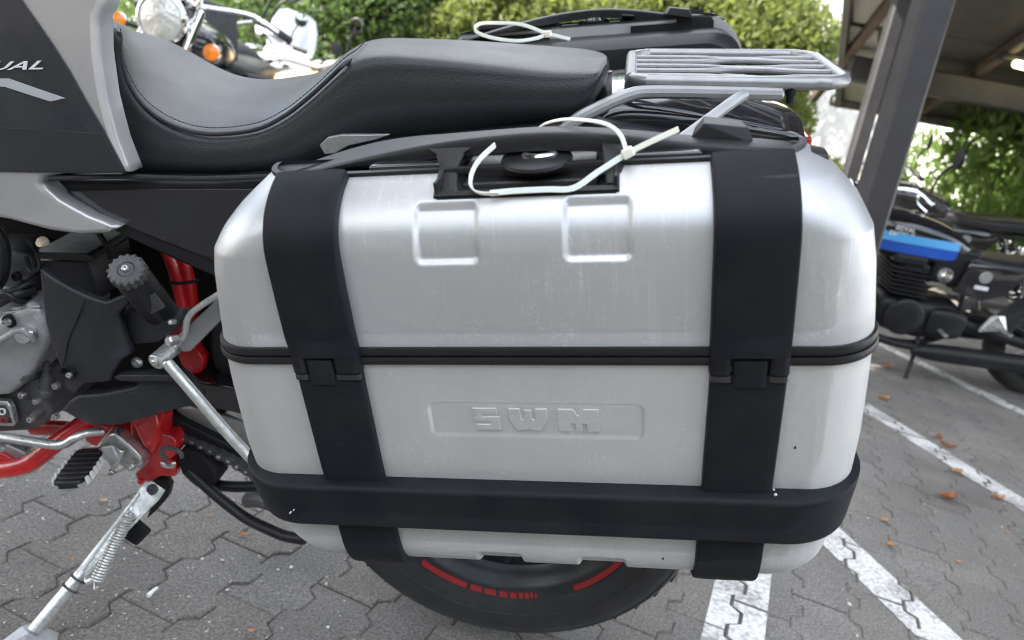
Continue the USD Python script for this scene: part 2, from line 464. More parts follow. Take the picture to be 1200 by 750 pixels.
def case_silver(name, base, streak, lowz, highz):
    """Satin silver plastic with fine upright scratches, scuffed patches and dried splashes near the lower rim of the lid."""
    n = {'g': ('texture_coordinate', {}), 'sep': ('separate_xyz', {}),
         'mp': ('mapping', {'scale': (420, 60, 12)}), 's1': ('noise_texture', {'scale': 1.0, 'detail': 2.0, 'distortion': .25}), 's1r': ('rgb_ramp', {'ramp': [(0.585, (0, 0, 0)), (0.67, (1, 1, 1))]}),
         'pt': ('noise_texture', {'scale': 17.0, 'detail': 3.0}), 'ptr': ('rgb_ramp', {'ramp': [(0.44, (0, 0, 0)), (0.62, (1, 1, 1))]}),
         'vo': ('voronoi_texture', {'scale': 330.0, 'feature': 'f1'}), 'vor': ('rgb_ramp', {'ramp': [(0.10, (.55, .55, .55)), (0.28, (0, 0, 0))]}),
         'zr': ('map_range', {'from_min': lowz, 'from_max': highz, 'to_min': 1.0, 'to_max': 0.0}),
         'pn': ('noise_texture', {'scale': 34.0, 'detail': 4.0}), 'pnr': ('rgb_ramp', {'ramp': [(0.44, (0, 0, 0)), (0.56, (1, 1, 1))]}),
         'sc': ('noise_texture', {'scale': 60.0, 'detail': 5.0, 'distortion': 2.5}), 'scr': ('rgb_ramp', {'ramp': [(0.495, (0, 0, 0)), (0.503, (1, 1, 1)), (0.511, (0, 0, 0))]}),
         'a': ('math', {'math_type': 'multiply'}), 'b': ('math', {'math_type': 'multiply'}), 'c': ('math', {'math_type': 'multiply'}), 'd': ('math', {'math_type': 'multiply'}),
         'sa': ('math', {'math_type': 'multiply', 'value2': streak}), 'sd': ('math', {'math_type': 'multiply', 'value2': 0.65}),
         'ab': ('math', {'math_type': 'add'}), 'abc': ('math', {'math_type': 'add', 'use_clamp': True}),
         'mo': ('noise_texture', {'scale': 5.0, 'detail': 5.0}), 'mor': ('rgb_ramp', {'ramp': [(0.3, tuple(x * .93 for x in base)), (0.7, tuple(x * 1.05 for x in base))]}),
         'mix': ('mix_color', {'b': (0.80, 0.80, 0.79)}), 'ro': ('map_range', {'from_min': 0.0, 'from_max': 1.0, 'to_min': 0.40, 'to_max': 0.58}),
         'me': ('map_range', {'from_min': 0.0, 'from_max': 1.0, 'to_min': 0.60, 'to_max': 0.15}),
         'fn': ('noise_texture', {'scale': 1400.0, 'detail': 2.0}), 'bp': ('bump', {'strength': .35, 'distance': .0003}),
         'p': ('principled_bsdf', {'specular_ior_level': .5})}
    l = [('g.object', 'mp.vector'), ('mp.vector', 's1.vector'), ('s1.fac', 's1r.fac'), ('g.object', 'pt.vector'), ('pt.fac', 'ptr.fac'),
         ('g.object', 'vo.vector'), ('vo.distance', 'vor.fac'), ('g.object', 'sep.vector'), ('sep.z', 'zr.value'), ('g.object', 'pn.vector'), ('pn.fac', 'pnr.fac'),
         ('g.object', 'sc.vector'), ('sc.fac', 'scr.fac'), ('s1r.color', 'a.value1'), ('ptr.color', 'a.value2'), ('vor.color', 'b.value1'), ('zr.result', 'b.value2'),
         ('b.value', 'c.value1'), ('pnr.color', 'c.value2'), ('scr.color', 'd.value1'), ('ptr.color', 'd.value2'), ('a.value', 'sa.value1'), ('d.value', 'sd.value1'),
         ('sa.value', 'ab.value1'), ('c.value', 'ab.value2'), ('ab.value', 'abc.value1'), ('sd.value', 'abc.value2'),
         ('g.object', 'mo.vector'), ('mo.fac', 'mor.fac'), ('mor.color', 'mix.a'), ('abc.value', 'mix.fac'), ('mix.result', 'p.base_color'),
         ('abc.value', 'ro.value'), ('ro.result', 'p.roughness'), ('abc.value', 'me.value'), ('me.result', 'p.metallic'),
         ('g.object', 'fn.vector'), ('fn.fac', 'bp.height'), ('bp.normal', 'p.normal')]
    return usdkit.material(stage, '/World/Looks/' + name, n, l, surface='p.BSDF')


M['lid_silver'] = case_silver('lid_silver', (0.50, 0.510, 0.515), 0.22, 0.006 + .245, 0.060 + .245)
M['base_silver'] = case_silver('base_silver', (0.60, 0.607, 0.598), 0.08, -0.13 + .245, 0.02 + .245)
M['seat'] = mat('seat', (0.018, 0.019, 0.022), 0.40, spec=.5, bump=(620, .0010), var=(10, .25), rvar=.05)
M['handle'] = mat('handle', (0.012, 0.0125, 0.014), 0.40, spec=.38, bump=(900, 0.0006), var=(40, .3))

# ================================================================ near pannier
def case_profile(top=True):
    """(y, z) of the outer face from the split line: up over the lid's shoulder, or down round the base."""
    if top:
        a = [(0.0015, 0.004), (0.0, 0.02), (0.0, 0.05), (0.0005, 0.075)]
        t = np.linspace(0, 1, 26)[:, None]
        p0, p1, p2 = np.array([0.0008, 0.083]), np.array([0.0035, 0.1135]), np.array([0.046, 0.1285])
        a = np.vstack([a, (1 - t) ** 2 * p0 + 2 * t * (1 - t) * p1 + t ** 2 * p2])
    else:
        t = np.linspace(0, 1, 18)[:, None]
        p0, p1, p2 = np.array([0.005, -0.196]), np.array([0.009, -0.238]), np.array([0.052, -0.245])
        a = np.vstack([[(0.0015, -0.006), (0.001, -0.03), (0.0015, -0.10), (0.004, -0.17)], (1 - t) ** 2 * p0 + 2 * t * (1 - t) * p1 + t ** 2 * p2])
    a = np.asarray(a)
    d = np.r_[0, np.cumsum(np.linalg.norm(np.diff(a, axis=0), axis=1))]
    return a, d


def resample(a, d, n):
    s = np.linspace(0, d[-1], n)
    p = np.stack([np.interp(s, d, a[:, k]) for k in (0, 1)], 1)
    k = np.ones(5) / 5
    q = np.stack([np.convolve(np.pad(p[:, j], 2, mode='reflect', reflect_type='odd'), k, 'valid') for j in (0, 1)], 1)
    t = np.gradient(q, axis=0)
    t /= np.linalg.norm(t, axis=1, keepdims=True)
    return q, t


TOPP, TOPT = resample(*case_profile(True), 110)
BOTP, BOTT = resample(*case_profile(False), 150)
TOPN = np.stack([-TOPT[:, 1], TOPT[:, 0]], 1)     # outward (towards -y, +z)
BOTN = np.stack([BOTT[:, 1], -BOTT[:, 0]], 1)
_zl = [-0.26, -0.245, -0.235, -0.22, -0.19, -0.14, -0.096, -0.04, 0.0, 0.017, 0.0635, 0.082, 0.098, 0.112, 0.1285]
_xl = [-0.225, -0.238, -0.249, -0.262, -0.275, -0.2828, -0.284, -0.2816, -0.279, -0.2755, -0.2683, -0.2635, -0.2525, -0.240, -0.222]
_zr = [-0.26, -0.245, -0.235, -0.21, -0.16, -0.1226, -0.085, -0.0385, 0.0, 0.012, 0.0585, 0.0824, 0.1033, 0.1173, 0.1285]
_xr = [0.175, 0.195, 0.211, 0.2231, 0.232, 0.2366, 0.2386, 0.2385, 0.2380, 0.2368, 0.2317, 0.2271, 0.2165, 0.204, 0.186]
xl = lambda z: float(np.interp(z, _zl, _xl))
xr = lambda z: float(np.interp(z, _zr, _xr))
YB = 0.088                                        # where the silver half ends and the black inner half begins


def ring(z, yf, off=0.0, r=0.042, nx=60, yb=YB, nc=14, side=None):
    so = off if side is None else min(off, side)
    x0, x1, y = xl(z) - so, xr(z) + so, yf - off
    r = min(r, yb - yf - .001) + off
    t = np.linspace(0, PI / 2, nc)
    left = np.stack([x0 + r - r * np.cos(t), y + r - r * np.sin(t)], 1)
    right = np.stack([x1 - r + r * np.sin(t), y + r - r * np.cos(t)], 1)
    fx = np.linspace(x0 + r, x1 - r, nx)[1:-1]
    p = np.vstack([[(x0, yb)], [(x0, (yb + y + r) / 2)], left, np.stack([fx, np.full(len(fx), y)], 1), right, [(x1, (yb + y + r) / 2)], [(x1, yb)]])
    return np.column_stack([p, np.full(len(p), z)])


def sstep(a, b, x):
    t = np.clip((x - a) / (b - a), 0, 1)
    return t * t * (3 - 2 * t)


def rrect(x, z, x0, x1, z0, z1, r, e):
    """1 inside a rounded rectangle, falling to 0 over the width e at its rim."""
    cx, cz, hx, hz = (x0 + x1) / 2, (z0 + z1) / 2, (x1 - x0) / 2 - r, (z1 - z0) / 2 - r
    dx, dz = np.maximum(np.abs(x - cx) - hx, 0), np.maximum(np.abs(z - cz) - hz, 0)
    return 1 - sstep(r - e, r, np.hypot(dx, dz))


def shell(prof, nrm, depth_fn, nx, mirror=None):
    rings = []
    for k in range(len(prof)):
        y, z = prof[k]
        p = ring(z, y, nx=nx)
        s = slice(16, -16)
        dd = depth_fn(p[s, 0], z)
        p[s, 1] -= dd * nrm[k, 0]
        p[s, 2] -= dd * nrm[k, 1]
        rings.append(p)
    return rings


def lid_depth(x, z):
    return 0.026 * sstep(-.0745, -.0725, x) * (1 - sstep(.0530, .0550, x)) * (z > .1166) + 0.0042 * (rrect(x, z, -0.0905, -0.0415, 0.0725, 0.1150, 0.006, 0.0045) + rrect(x, z, 0.0165, 0.0655, 0.0725, 0.1150, 0.006, 0.0045))


def base_depth(x, z):
    return (0.0011 * rrect(x, z, -0.0985, 0.0712, -0.0772, -0.0444, 0.0065, 0.0013)
            + 0.0042 * (rrect(x, z, -0.080, -0.036, -0.29, -0.2085, 0.006, 0.004) + rrect(x, z, 0.012, 0.056, -0.29, -0.2085, 0.006, 0.004)))


def skin(x0, x1, z0, z1, t, prof, nrm, edge=0.0025, down=0.004, n=40, x0t=None, x1t=None):
    """A moulded strap hugging the case between heights z0 and z1 with rounded long edges; t is how proud it stands."""
    zz = prof[:, 1]
    o = np.argsort(zz)
    zs = np.linspace(z0, z1, n)
    y = np.interp(zs, zz[o], prof[o, 0])
    ny, nz = np.interp(zs, zz[o], nrm[o, 0]), np.interp(zs, zz[o], nrm[o, 1])
    c = [(0, -down), (0, t - edge), (edge * .3, t - edge * .3), (edge, t)]
    rings = []
    for k in range(n):
        a = x0 if x0t is None else x0 + (x0t - x0) * k / (n - 1)
        b = x1 if x1t is None else x1 + (x1t - x1) * k / (n - 1)
        row = [(a + dx, h) for dx, h in c] + [(x, t + 0.0004) for x in np.linspace(a + edge, b - edge, 6)[1:-1]] + [(b - dx, h) for dx, h in c[::-1]]
        rings.append([(x, y[k] + h * ny[k], zs[k] + h * nz[k]) for x, h in row])
    return loft(rings)


def letter(kind, x0, x1, z0, z1):
    w, h = x1 - x0, z1 - z0
    R = lambda a, b, c, d: sbox(a, b, c, d)
    if kind == 'S':
        g = union_all([R(0, .74, .93, 1), R(0, .40, .34, 1), R(0, .40, 1, .62), R(.66, 0, 1, .62), R(.08, 0, 1, .26)])
    elif kind == 'W':
        g = Polygon([(0, 1), (.30, 1), (.33, .52), (.36, .40), (.40, .55), (.40, .94), (.60, .94), (.60, .55), (.64, .40), (.67, .52), (.70, 1), (1, 1), (1, .52), (.80, 0), (.58, 0), (.50, .16), (.42, 0), (.20, 0), (0, .52)])
    else:
        g = union_all([R(0, 0, .30, 1), R(.70, 0, 1, 1), R(.0, .36, 1, .66), Polygon([(0, 1), (.38, 1), (.5, .66), (.2, .5)]), Polygon([(1, 1), (.62, 1), (.5, .66), (.8, .5)]), R(.42, 0, .58, .5)])
    g = g.buffer(-.03).buffer(.06).buffer(-.03)
    g = affinity.affine_transform(g, [w, 0, 0, h, x0, z0]).simplify(.0001)
    return np.array(g.exterior.coords)[:-1]


def build_pannier(t, flip=False, bonnet='lid_silver', detail=True):
    """All parts of a hard case in the case's own frame (x along the bike, y inward, z up); flip mirrors it to the other side."""
    def F(m):
        v, f = vf(m)
        if flip:
            v = v.copy()
            v[:, 1] = 0.894 - v[:, 1]
            v[:, 2] += 0.020
            f = f[:, ::-1]
        return v, f
    add = lambda name, m, mt, **k: t.part(name, F(m), M[mt], **k)
    nx = 440 if detail else 130
    lid_r = shell(TOPP, TOPN, lid_depth, nx)
    top_in = lid_r[-1].copy()
    top_in[:, 1] = np.clip(top_in[:, 1] + 0.004, None, YB)
    top_in[:, 2] -= 0.004
    add('lid', loft(lid_r, caps=False), bonnet, smooth=50)
    base_r = shell(BOTP, BOTN, base_depth if detail else (lambda x, z: 0 * x), nx)
    base = add('base_shell', loft(base_r[::-1], caps=True), 'base_silver', smooth=50)
    if detail:
        for k, (a, b) in zip('SWM', ((-0.0625, -0.0415), (-0.0340, -0.0030), (0.0050, 0.0370))):
            add('raised_letter', plate(letter(k, a, b, -0.0708, -0.0500), 0.0013, 0.0025, 0.0005), 'base_silver', parent=base)
        # screw dimple scratches of the base: small dark chips
        for u, v in ((931, 522), (777, 657)):
            c = B(u, v, 0.004)
            add('paint_chip', plate([(c[0] - .0009, c[2] - .0013), (c[0] + .0010, c[2] - .0008), (c[0] + .0007, c[2] + .0014), (c[0] - .0006, c[2] + .001)], float(np.interp(c[2], BOTP[::-1, 1], BOTP[::-1, 0])) - .0003, .002, 0.0001), 'black_matt', parent=base)
    # black rubber rims either side of the split line
    for zc, off, hh in ((0.0022, 0.0030, 0.0036), (-0.0056, 0.0034, 0.0036)):
        prof = [(-.002, hh), (off * .7, hh * .9), (off, hh * .35), (off, -hh * .35), (off * .7, -hh * .9), (-.002, -hh)]
        add('rubber_rim', loft([ring(zc + dz, 0.0012, off=o, nx=30) for o, dz in prof], caps=True), 'black_plain', smooth=40)
    add('rim_groove', loft([ring(-0.0008, 0.0012, off=-.0005, nx=30), ring(-0.0026, 0.0012, off=-.0005, nx=30)]), 'black_matt')
    # straps with their clasps
    for a, b, n0, n1, lo in ((-0.2015, -0.1455, .20, .63, -0.2005), (0.1175, 0.1725, .27, .75, 0.1115)):
        w = b - a
        top = join(skin(a, b, 0.0012, 0.1275, 0.0085, TOPP, TOPN, n=60), skin(a, a + n0 * w, -0.0135, 0.0014, 0.0085, np.vstack([BOTP[:30][::-1], TOPP[:8]]), np.vstack([BOTN[:30][::-1], TOPN[:8]]), n=6),
                   skin(a + n1 * w, b, -0.0135, 0.0014, 0.0085, np.vstack([BOTP[:30][::-1], TOPP[:8]]), np.vstack([BOTN[:30][::-1], TOPN[:8]]), n=6))
        up = add('lid_strap', top, 'black_strap', smooth=40)
        low = add('base_strap', skin(a + .001, b - .0005, -0.015, -0.2415, 0.0065, BOTP, BOTN, n=50, x0t=lo + .001 if lo < 0 else lo, x1t=b - .0005 if lo < 0 else b - .008), 'black_strap', smooth=40)
        tg = np.vstack([BOTP[:30][::-1], TOPP[:8]]), np.vstack([BOTN[:30][::-1], TOPN[:8]])
        add('clasp_tongue', skin(a + n0 * w + .0015, a + n1 * w - .0015, -0.024, -0.0018, 0.0082, *tg, edge=.0018, n=8), 'black_strap', parent=low)
        for c0, c1 in ((a + .001, a + n0 * w), (a + n1 * w, b - .001)):
            add('clasp_flange', skin(c0, c1, -0.0195, -0.0148, 0.0082, *tg, edge=.001, n=5), 'black_grain', parent=low)
    # bumper band around the base
    bp = [(-.001, -.1215), (.006, -.1215), (.0125, -.1222), (.0158, -.1242), (.0170, -.1275), (.0172, -.145), (.0165, -.1630), (.0145, -.1668), (.011, -.1682), (-.001, -.1684)]
    add('bumper_band', loft([ring(z, float(np.interp(z, BOTP[::-1, 1], BOTP[::-1, 0])), off=o, nx=40, yb=0.14, side=.006) for o, z in bp], caps=True), 'black_strap', smooth=45)
    if detail:
        for u, v, yy, w in ((340, 601, -.0166, .0011), (344, 598, -.0166, .0006), (909, 580, -.0172, .0010), (907, 574, -.0066, .0006)):
            c = B(u, v, yy)
            add('scuff_mark', plate([(c[0] - w, c[2] - .4 * w), (c[0] + .2 * w, c[2] - w * .8), (c[0] + w, c[2] + .3 * w), (c[0] - .1 * w, c[2] + w * .6)], yy - .0006, .002, .0001), 'worn_white', smooth=False)
    # top trim, ledges and the black inner half
    trim = [np.column_stack([r[:, 0], r[:, 1], np.full(len(r), 0.0)]) for r in [ring(0.1285, 0.046, off=o, nx=30, yb=YB) for o in (.0016, .0022, .0016, -.003)]]
    for r, z in zip(trim, (.1268, .1288, .1308, .1312)):
        r[:, 2] = z
    add('top_trim', loft(trim, caps=False), 'black_plain', smooth=40)
    tp2 = Polygon(ring(.1285, .046, off=-.002, nx=30, yb=YB + .004)[:, :2]).buffer(0)
    for bx_, z0, z1 in ((sbox(-1, -1, -.0750, 1), .106, .1225), (sbox(.0555, -1, 1, 1), .106, .1225), (sbox(-.0755, -1, .0560, .0625), .092, .1045)):
        g = trimesh.creation.extrude_polygon(tp2.intersection(bx_), z1 - z0, engine='earcut')
        g.apply_translation([0, 0, z0])
        add('top_tray', g, 'black_plain', smooth=False)
    inner = []
    for y, dz, dx in ((YB - .004, 0, 0), (YB + .03, .001, 0), (YB + .07, .0, .002), (YB + .09, -.012, .012), (YB + .094, -.03, .028)):
        zt, zb, x0, x1 = (.112 if flip else .078) + dz, -.235 - dz, -.268 + dx, .226 - dx
        rr = .05
        tt = np.linspace(0, PI / 2, 8)
        c = [(x1 - rr + rr * np.cos(q), zt - rr + rr * np.sin(q)) for q in tt] + [(x0 + rr - rr * np.sin(q), zt - rr + rr * np.cos(q)) for q in tt] + [(x0 + rr - rr * np.cos(q), zb + rr - rr * np.sin(q)) for q in tt] + [(x1 - rr + rr * np.sin(q), zb + rr - rr * np.cos(q)) for q in tt]
        inner.append([(x, y, z) for x, z in c])
    add('inner_shell', loft(inner), 'black_plain', smooth=40)
    add('handle_ledge', rbox((.056, .016, .0075), .0025, (-.1045, .059, .1300)), 'black_gloss')
    add('handle_ledge', rbox((.052, .016, .0075), .0025, (.0870, .059, .1300)), 'black_gloss')
    # carrying handle: a flat bow along the top
    hx = [-.236, -.20, -.16, -.12, -.078, -.04, .001, .04, .076, .11, .143, .180, .194, .200]
    hz = [.1165, .1250, .1330, .1402, .1462, .1490, .1502, .1474, .1420, .1358, .1318, .1285, .1255, .1200]
    th = [.002, .0024, .0038, .0075, .0118, .0126, .0128, .0128, .0124, .012, .010, .007, .005, .004]
    y0 = [.074, .072, .068, .064, .061, .060, .060, .060, .060, .060, .061, .062, .064, .066]
    y1 = [.096, .116, .126, .114, .090, .082, .080, .080, .082, .086, .090, .090, .086, .084]
    s = np.linspace(hx[0], hx[-1], 70)
    I = lambda a: np.interp(s, hx, a)
    sm = lambda a: np.convolve(np.pad(I(a), 3, mode='edge'), np.ones(7) / 7, 'valid')
    Z, T, A0, A1 = sm(hz), sm(th), sm(y0), sm(y1)
    rings = [[(s[k], A0[k], Z[k] - T[k]), (s[k], A0[k] - .0008, Z[k] - T[k] * .5), (s[k], A0[k] + .0004, Z[k] - .0012), (s[k], A0[k] + .0022, Z[k] + .0001), (s[k], (A0[k] + A1[k]) / 2, Z[k] + .0010), (s[k], A1[k] - .002, Z[k] + .0006),
              (s[k], A1[k], Z[k] - .001), (s[k], A1[k], Z[k] - T[k])] for k in range(70)]
    hd = add('carry_handle', loft(rings), 'handle', smooth=30)
    add('handle_leg', loft([np.array([(x0_, y0_, z_), (x0_ + .002, y0_ - .002, z_), (x1_ - .002, y0_ - .002, z_), (x1_, y0_, z_), (x1_, y1_, z_), (x0_, y1_, z_)]) for x0_, x1_, y0_, y1_, z_ in ((-.088, -.050, .062, .086, .1425), (-.080, -.058, .058, .086, .1385), (-.0765, -.0625, .050, .084, .131), (-.0755, -.0615, .036, .082, .122), (-.0755, -.0585, .026, .080, .1165), (-.0750, -.0560, .0215, .080, .112))]), 'black_plain', parent=hd)
    add('handle_leg', hull([(.0435, .060, .1395), (.060, .060, .1375), (.0435, .092, .1395), (.060, .092, .1375), (.0480, .030, .1195), (.0555, .030, .1195), (.046, .06, .118), (.0555, .06, .118)], .0012), 'black_plain', parent=hd)
    add('handle_stop', hull([(.108, .078, .1372), (.150, .078, .130), (.112, .104, .1372), (.15, .104, .130), (.116, .080, .1452), (.146, .082, .1400), (.118, .102, .1452), (.144, .102, .1405)], .0012), 'handle', parent=hd)
    # recess with lock
    z0 = 0.1160
    rc = add('handle_recess', join(rbox((.128, .060, .003), .001, (-.0097, .052, .1085)), rbox((.128, .003, .016), .001, (-.0097, .0215, .1085)), rbox((.003, .062, .022), .001, (-.0735, .052, .1165)), rbox((.003, .062, .022), .001, (.0540, .052, .1165))), 'black_plain')
    fr = lambda a, b, c, d, tt: skin(a, b, c, d, tt, TOPP, TOPN, edge=.001, n=6)
    add('recess_rim', join(fr(-.0755, .0558, z0, z0 + .0022, .0026), fr(-.0758, -.0715, z0, .1282, .0026), fr(.0520, .0560, z0, .1282, .0026)), 'black_plain', parent=rc)
    add('lock_housing', join(rbox((.098, .030, .030), .002, (-.010, .072, .1140)), rbox((.100, .030, .018), .0025, (-.010, .058, .1110))), 'black_grain')
    lc = np.array([-.0050, .0600, .1305])
    lk = add('lock_flap', lathe([(.001, -.004), (.022, -.004), (.0258, -.0018), (.0268, .0002), (.0258, .0024), (.022, .0034), (.001, .0038)], lc, (0, -.10, 1), 40), 'black_plain')
    lc2 = lc + np.array([.0020, .0085, .0038])
    add('lock_barrel', lathe([(.0165, -.001), (.0165, .0018), (.0150, .0030), (.0125, .0034), (.0120, .0026), (.001, .0026)], lc2, (0, -.12, 1), 32), 'chrome', parent=lk)
    add('keyhole', rbox((.0030, .0075, .0016), .0004, lc2 + np.array([0, -.0006, .0032])), 'black_matt', parent=lk)


pan = bike_thing('side_case', 'large scratched silver side case with two black straps and lettering SWM nearest the viewer', 'pannier', (-.02, .08, -.245))
build_pannier(pan)
far_pan = bike_thing('side_case', 'far side case whose black handle and top show behind the seat', 'pannier', (-.02, .82, -.245))
build_pannier(far_pan, flip=True, bonnet='lid_silver', detail=False)

# cable ties through the two handles
tie = bike_thing('cable_tie', 'clear white cable tie looped round the handle of the near silver case', 'cable tie', (.05, .08, .12))
tp = P3((585, 227, .016), (562, 226, .016), (552, 218, .020), (553, 203, .028), (562, 187, .038), (580, 170, .056))
tie.part('strap', ribbon(tp, .0042, .0012, (0.3, .6, -.6)), M['tie'])
tp = P3((628, 152, .100), (640, 144.5, .094), (662, 140, .084), (692, 141.5, .070), (713, 146.5, .060), (727, 158, .053), (734, 176, .047))
tie.part('strap', ribbon(tp, .0042, .0012, (0.45, .85, .25)), M['tie'])
tp = P3((795, 151.5, .035), (765, 165, .040), (735, 180, .044), (700, 202, .032), (672, 220.5, .020), (640, 222, .019), (600, 224, .018), (574, 226.5, .0165))
tie.part('strap', ribbon(tp, .0042, .0012, (0, .55, .85)), M['tie'])
hc = B(736, 179, .043)
tie.part('tie_head', rbox((.0085, .0065, .0068), .0014, hc, rot=np.array([[.9, 0, .44], [0, 1, 0], [-.44, 0, .9]])), M['tie'])
tie2 = bike_thing('cable_tie', 'white cable tie looped round the handle of the far case behind the seat', 'cable tie', (-.15, .80, .12))
tp = P3((668, 46, .76), (640, 39, .765), (612, 29, .775), (585, 27, .785), (562, 28, .775), (557, 36, .76), (575, 44, .75), (605, 48, .745), (628, 45, .75), (642, 40, .76))
tie2.part('strap', ribbon(tp, .0055, .0018, (0, .4, .9), n=60), M['tie'])
tie2.part('tie_head', rbox((.012, .009, .010), .002, B(642, 40, .757)), M['tie'])

# ================================================================ the silver bike that carries the cases
WC = np.array([-0.139, 0.447, -0.474])           # rear wheel centre
bike = bike_thing('motorcycle', 'silver and black touring motorcycle with red frame on its side stand, cases on its tail', 'motorcycle', (-.105, .447, -.823))
bp_ = lambda name, mesh, m, **k: bike.part(name, mesh, M[m], **k)

# --- seat
ribs = [((112, 20), (112, 27), (112, 60)), ((124, 20), (128, 28), (113, 85)), ((140, 27), (143, 40), (117, 115)), ((160, 37), (144, 64), (125, 155)), ((185, 43), (153, 97), (138, 190)), ((215, 57), (173, 127), (165, 207)),
        ((245, 74), (206, 149), (206, 208)), ((278, 88), (248, 159), (255, 208)), ((310, 93), (300, 154), (305, 207)), ((342, 90), (335, 138), (345, 203)), ((372, 85), (365, 115), (380, 190)),
        ((392, 75), (388, 94), (410, 178)), ((408, 62), (405, 78), (440, 170)), ((425, 50.5), (425, 69), (470, 164)), ((450, 45), (455, 66), (500, 161)), ((490, 45), (495, 68), (535, 157)), ((560, 48), (560, 74), (590, 150)), ((630, 53), (630, 82), (642, 145)),
        ((680, 57), (678, 84), (672, 140)), ((702, 61), (697, 83), (686, 130)), ((710, 65), (706, 79), (697, 112)), ((713, 69), (711, 75), (706, 92))]


def seat_ring(T, S, Bt, tip=0.0):
    t, s, b = B(*T, .575), B(*S, .318), B(*Bt, .325)
    m1 = (s + b) / 2 + np.array([0, -.016, .004])
    m2 = (s * .55 + t * .45) + np.array([0, -.012, .006 - tip])
    half = [b + np.array([0, .015, -.004]), b, (b + m1) / 2 + np.array([0, -.006, 0]), m1, (m1 + s) / 2 + np.array([0, -.003, .002]), s, (s + m2) / 2 + np.array([0, -.001, .003]), m2, t]
    mid = spline(np.array(half), 32)
    fs = spline(np.array([t, t + [0, .018, -.010], t + [0, .026, -.04], np.array([t[0], .60, min(b[2], t[2] - .05)]), np.array([t[0], .57, min(b[2], t[2] - .055)])]), 20)
    return np.vstack([mid, fs[1:]])


sr = np.array([seat_ring(*r) for r in ribs])
fine = np.stack([spline(sr[:, k], 100) for k in range(sr.shape[1])], 1)
seat = bp_('seat', loft(list(fine)), 'seat', smooth=55)
welt = np.array([B(*r[1], .318) + np.array([0, -.0035, .0028]) for r in ribs[2:13]] + [B(419, 64, .36), B(428, 53, .42)])
bp_('seat_welt', tube(welt, .0026, 8, n=120), 'seat', parent=seat)
w2 = spline(welt + np.array([.001, .004, .0062]), 260)
dist = np.r_[0, np.cumsum(np.linalg.norm(np.diff(w2, axis=0), axis=1))]
st = []
for d in np.arange(.004, dist[-1], .0055):
    a = np.array([np.interp([d, d + .0035], dist, w2[:, k]) for k in range(3)]).T
    st.append(tube(np.array([a[0], (a[0] + a[1]) / 2 + np.array([0, -.0002, .0003]), a[1]]), .0006, 5, smooth=False))
bp_('stitching', join(*st), 'black_matt', parent=seat, kind='stuff')

# --- silver side panel with its dark decal
def bow(xc, zc, kx, kz):
    return lambda x, z: kx * (x - xc) ** 2 + kz * (z - zc) ** 2


panel = [(-90, -60), (112, -40), (120, 0), (110, 22), (113, 62), (122, 115), (135, 165), (149, 204), (70, 206), (46, 209), (42, 217), (62, 236), (96, 256), (132, 271), (118, 279), (86, 281), (50, 276), (0, 264), (-90, 252)]
pb = bow(*px([(70, 130)], .25)[0], .35, .5)
sp = bp_('side_panel', pxplate(panel, .255, .030, .008, fine=.012, bend=pb), 'silver_paint', smooth=50)
bp_('fuel_tank', pxplate([(-160, 60), (-60, 110), (30, 165), (70, 205), (50, 214), (70, 238), (100, 258), (-160, 250)], .290, .26, .015), 'black_matt', smooth=40)
dec = [(-90, -60), (-10, -50), (20, 0), (45, 32), (60, 52), (82, 85), (100, 117), (122, 154), (143, 200), (143, 203.5), (-90, 203.5)]
bp_('dark_decal', pxplate(dec, .2535, .003, .0006, fine=.012, bend=pb), 'decal', parent=sp, smooth=50)
bp_('decal_band', pxplate([(-90, 148), (60, 152), (119, 157), (140, 199), (141, 202), (-90, 202)], .2529, .002, .0003, fine=.012, bend=pb), 'decal_band', parent=sp, smooth=50)
bp_('decal_arrow', pxplate([(-40, 92), (9, 92.5), (76, 115), (59, 119), (4, 102), (-40, 101)], .2529, .002, .0002, fine=.012, bend=pb), 'grey_print', parent=sp, smooth=50)
# lettering, sheared like the maker's italic capitals
lv, lf = vf(meshkit.text_mesh('DUAL', 1.0, .1, bold=True))
lw = lv[:, 0].max()
a0, a1, a2 = B(-42, 83, .2528), B(53.5, 80.5, .2528), B(-38, 74, .2528)
lp = a0 + np.outer(lv[:, 0] / lw, a1 - a0 - (a2 - a0) * np.array([.6, 0, 0])) + np.outer(lv[:, 1], (a2 - a0)) + np.outer(lv[:, 1], np.array([.006, 0, 0]))
lp[:, 1] = .2528 - lv[:, 2] * .006 + pb(lp[:, 0], lp[:, 2])
bp_('panel_lettering', (lp, lf[:, ::-1]), 'white_print', parent=sp, smooth=False)
# --- glossy tail panel below the seat
tail = [(43, 217), (56, 213), (148, 212), (250, 213), (340, 206), (440, 172), (560, 160), (690, 148), (740, 158), (800, 170), (840, 180), (840, 260), (600, 320), (300, 352), (262, 337), (200, 308), (130, 273), (62, 237)]
tb = bow(*px([(250, 240)], .28)[0], .15, 1.2)
tl = bp_('tail_panel', pxplate(tail, .280, .05, .006, fine=.014, bend=tb), 'black_plain', smooth=50)
bp_('tail_inlay', pxplate([(74, 226), (150, 222), (250, 222), (345, 221), (345, 300), (262, 312), (205, 290), (130, 258)], .2772, .004, .001, fine=.014, bend=tb), 'black_gloss', parent=tl, smooth=50)
bp_('panel_seam', tube(P3((58, 209, .258), (100, 207.5, .262), (152, 207, .268), (240, 209, .272), (335, 206, .274)), .0028, 8), 'bare_dark', parent=tl)
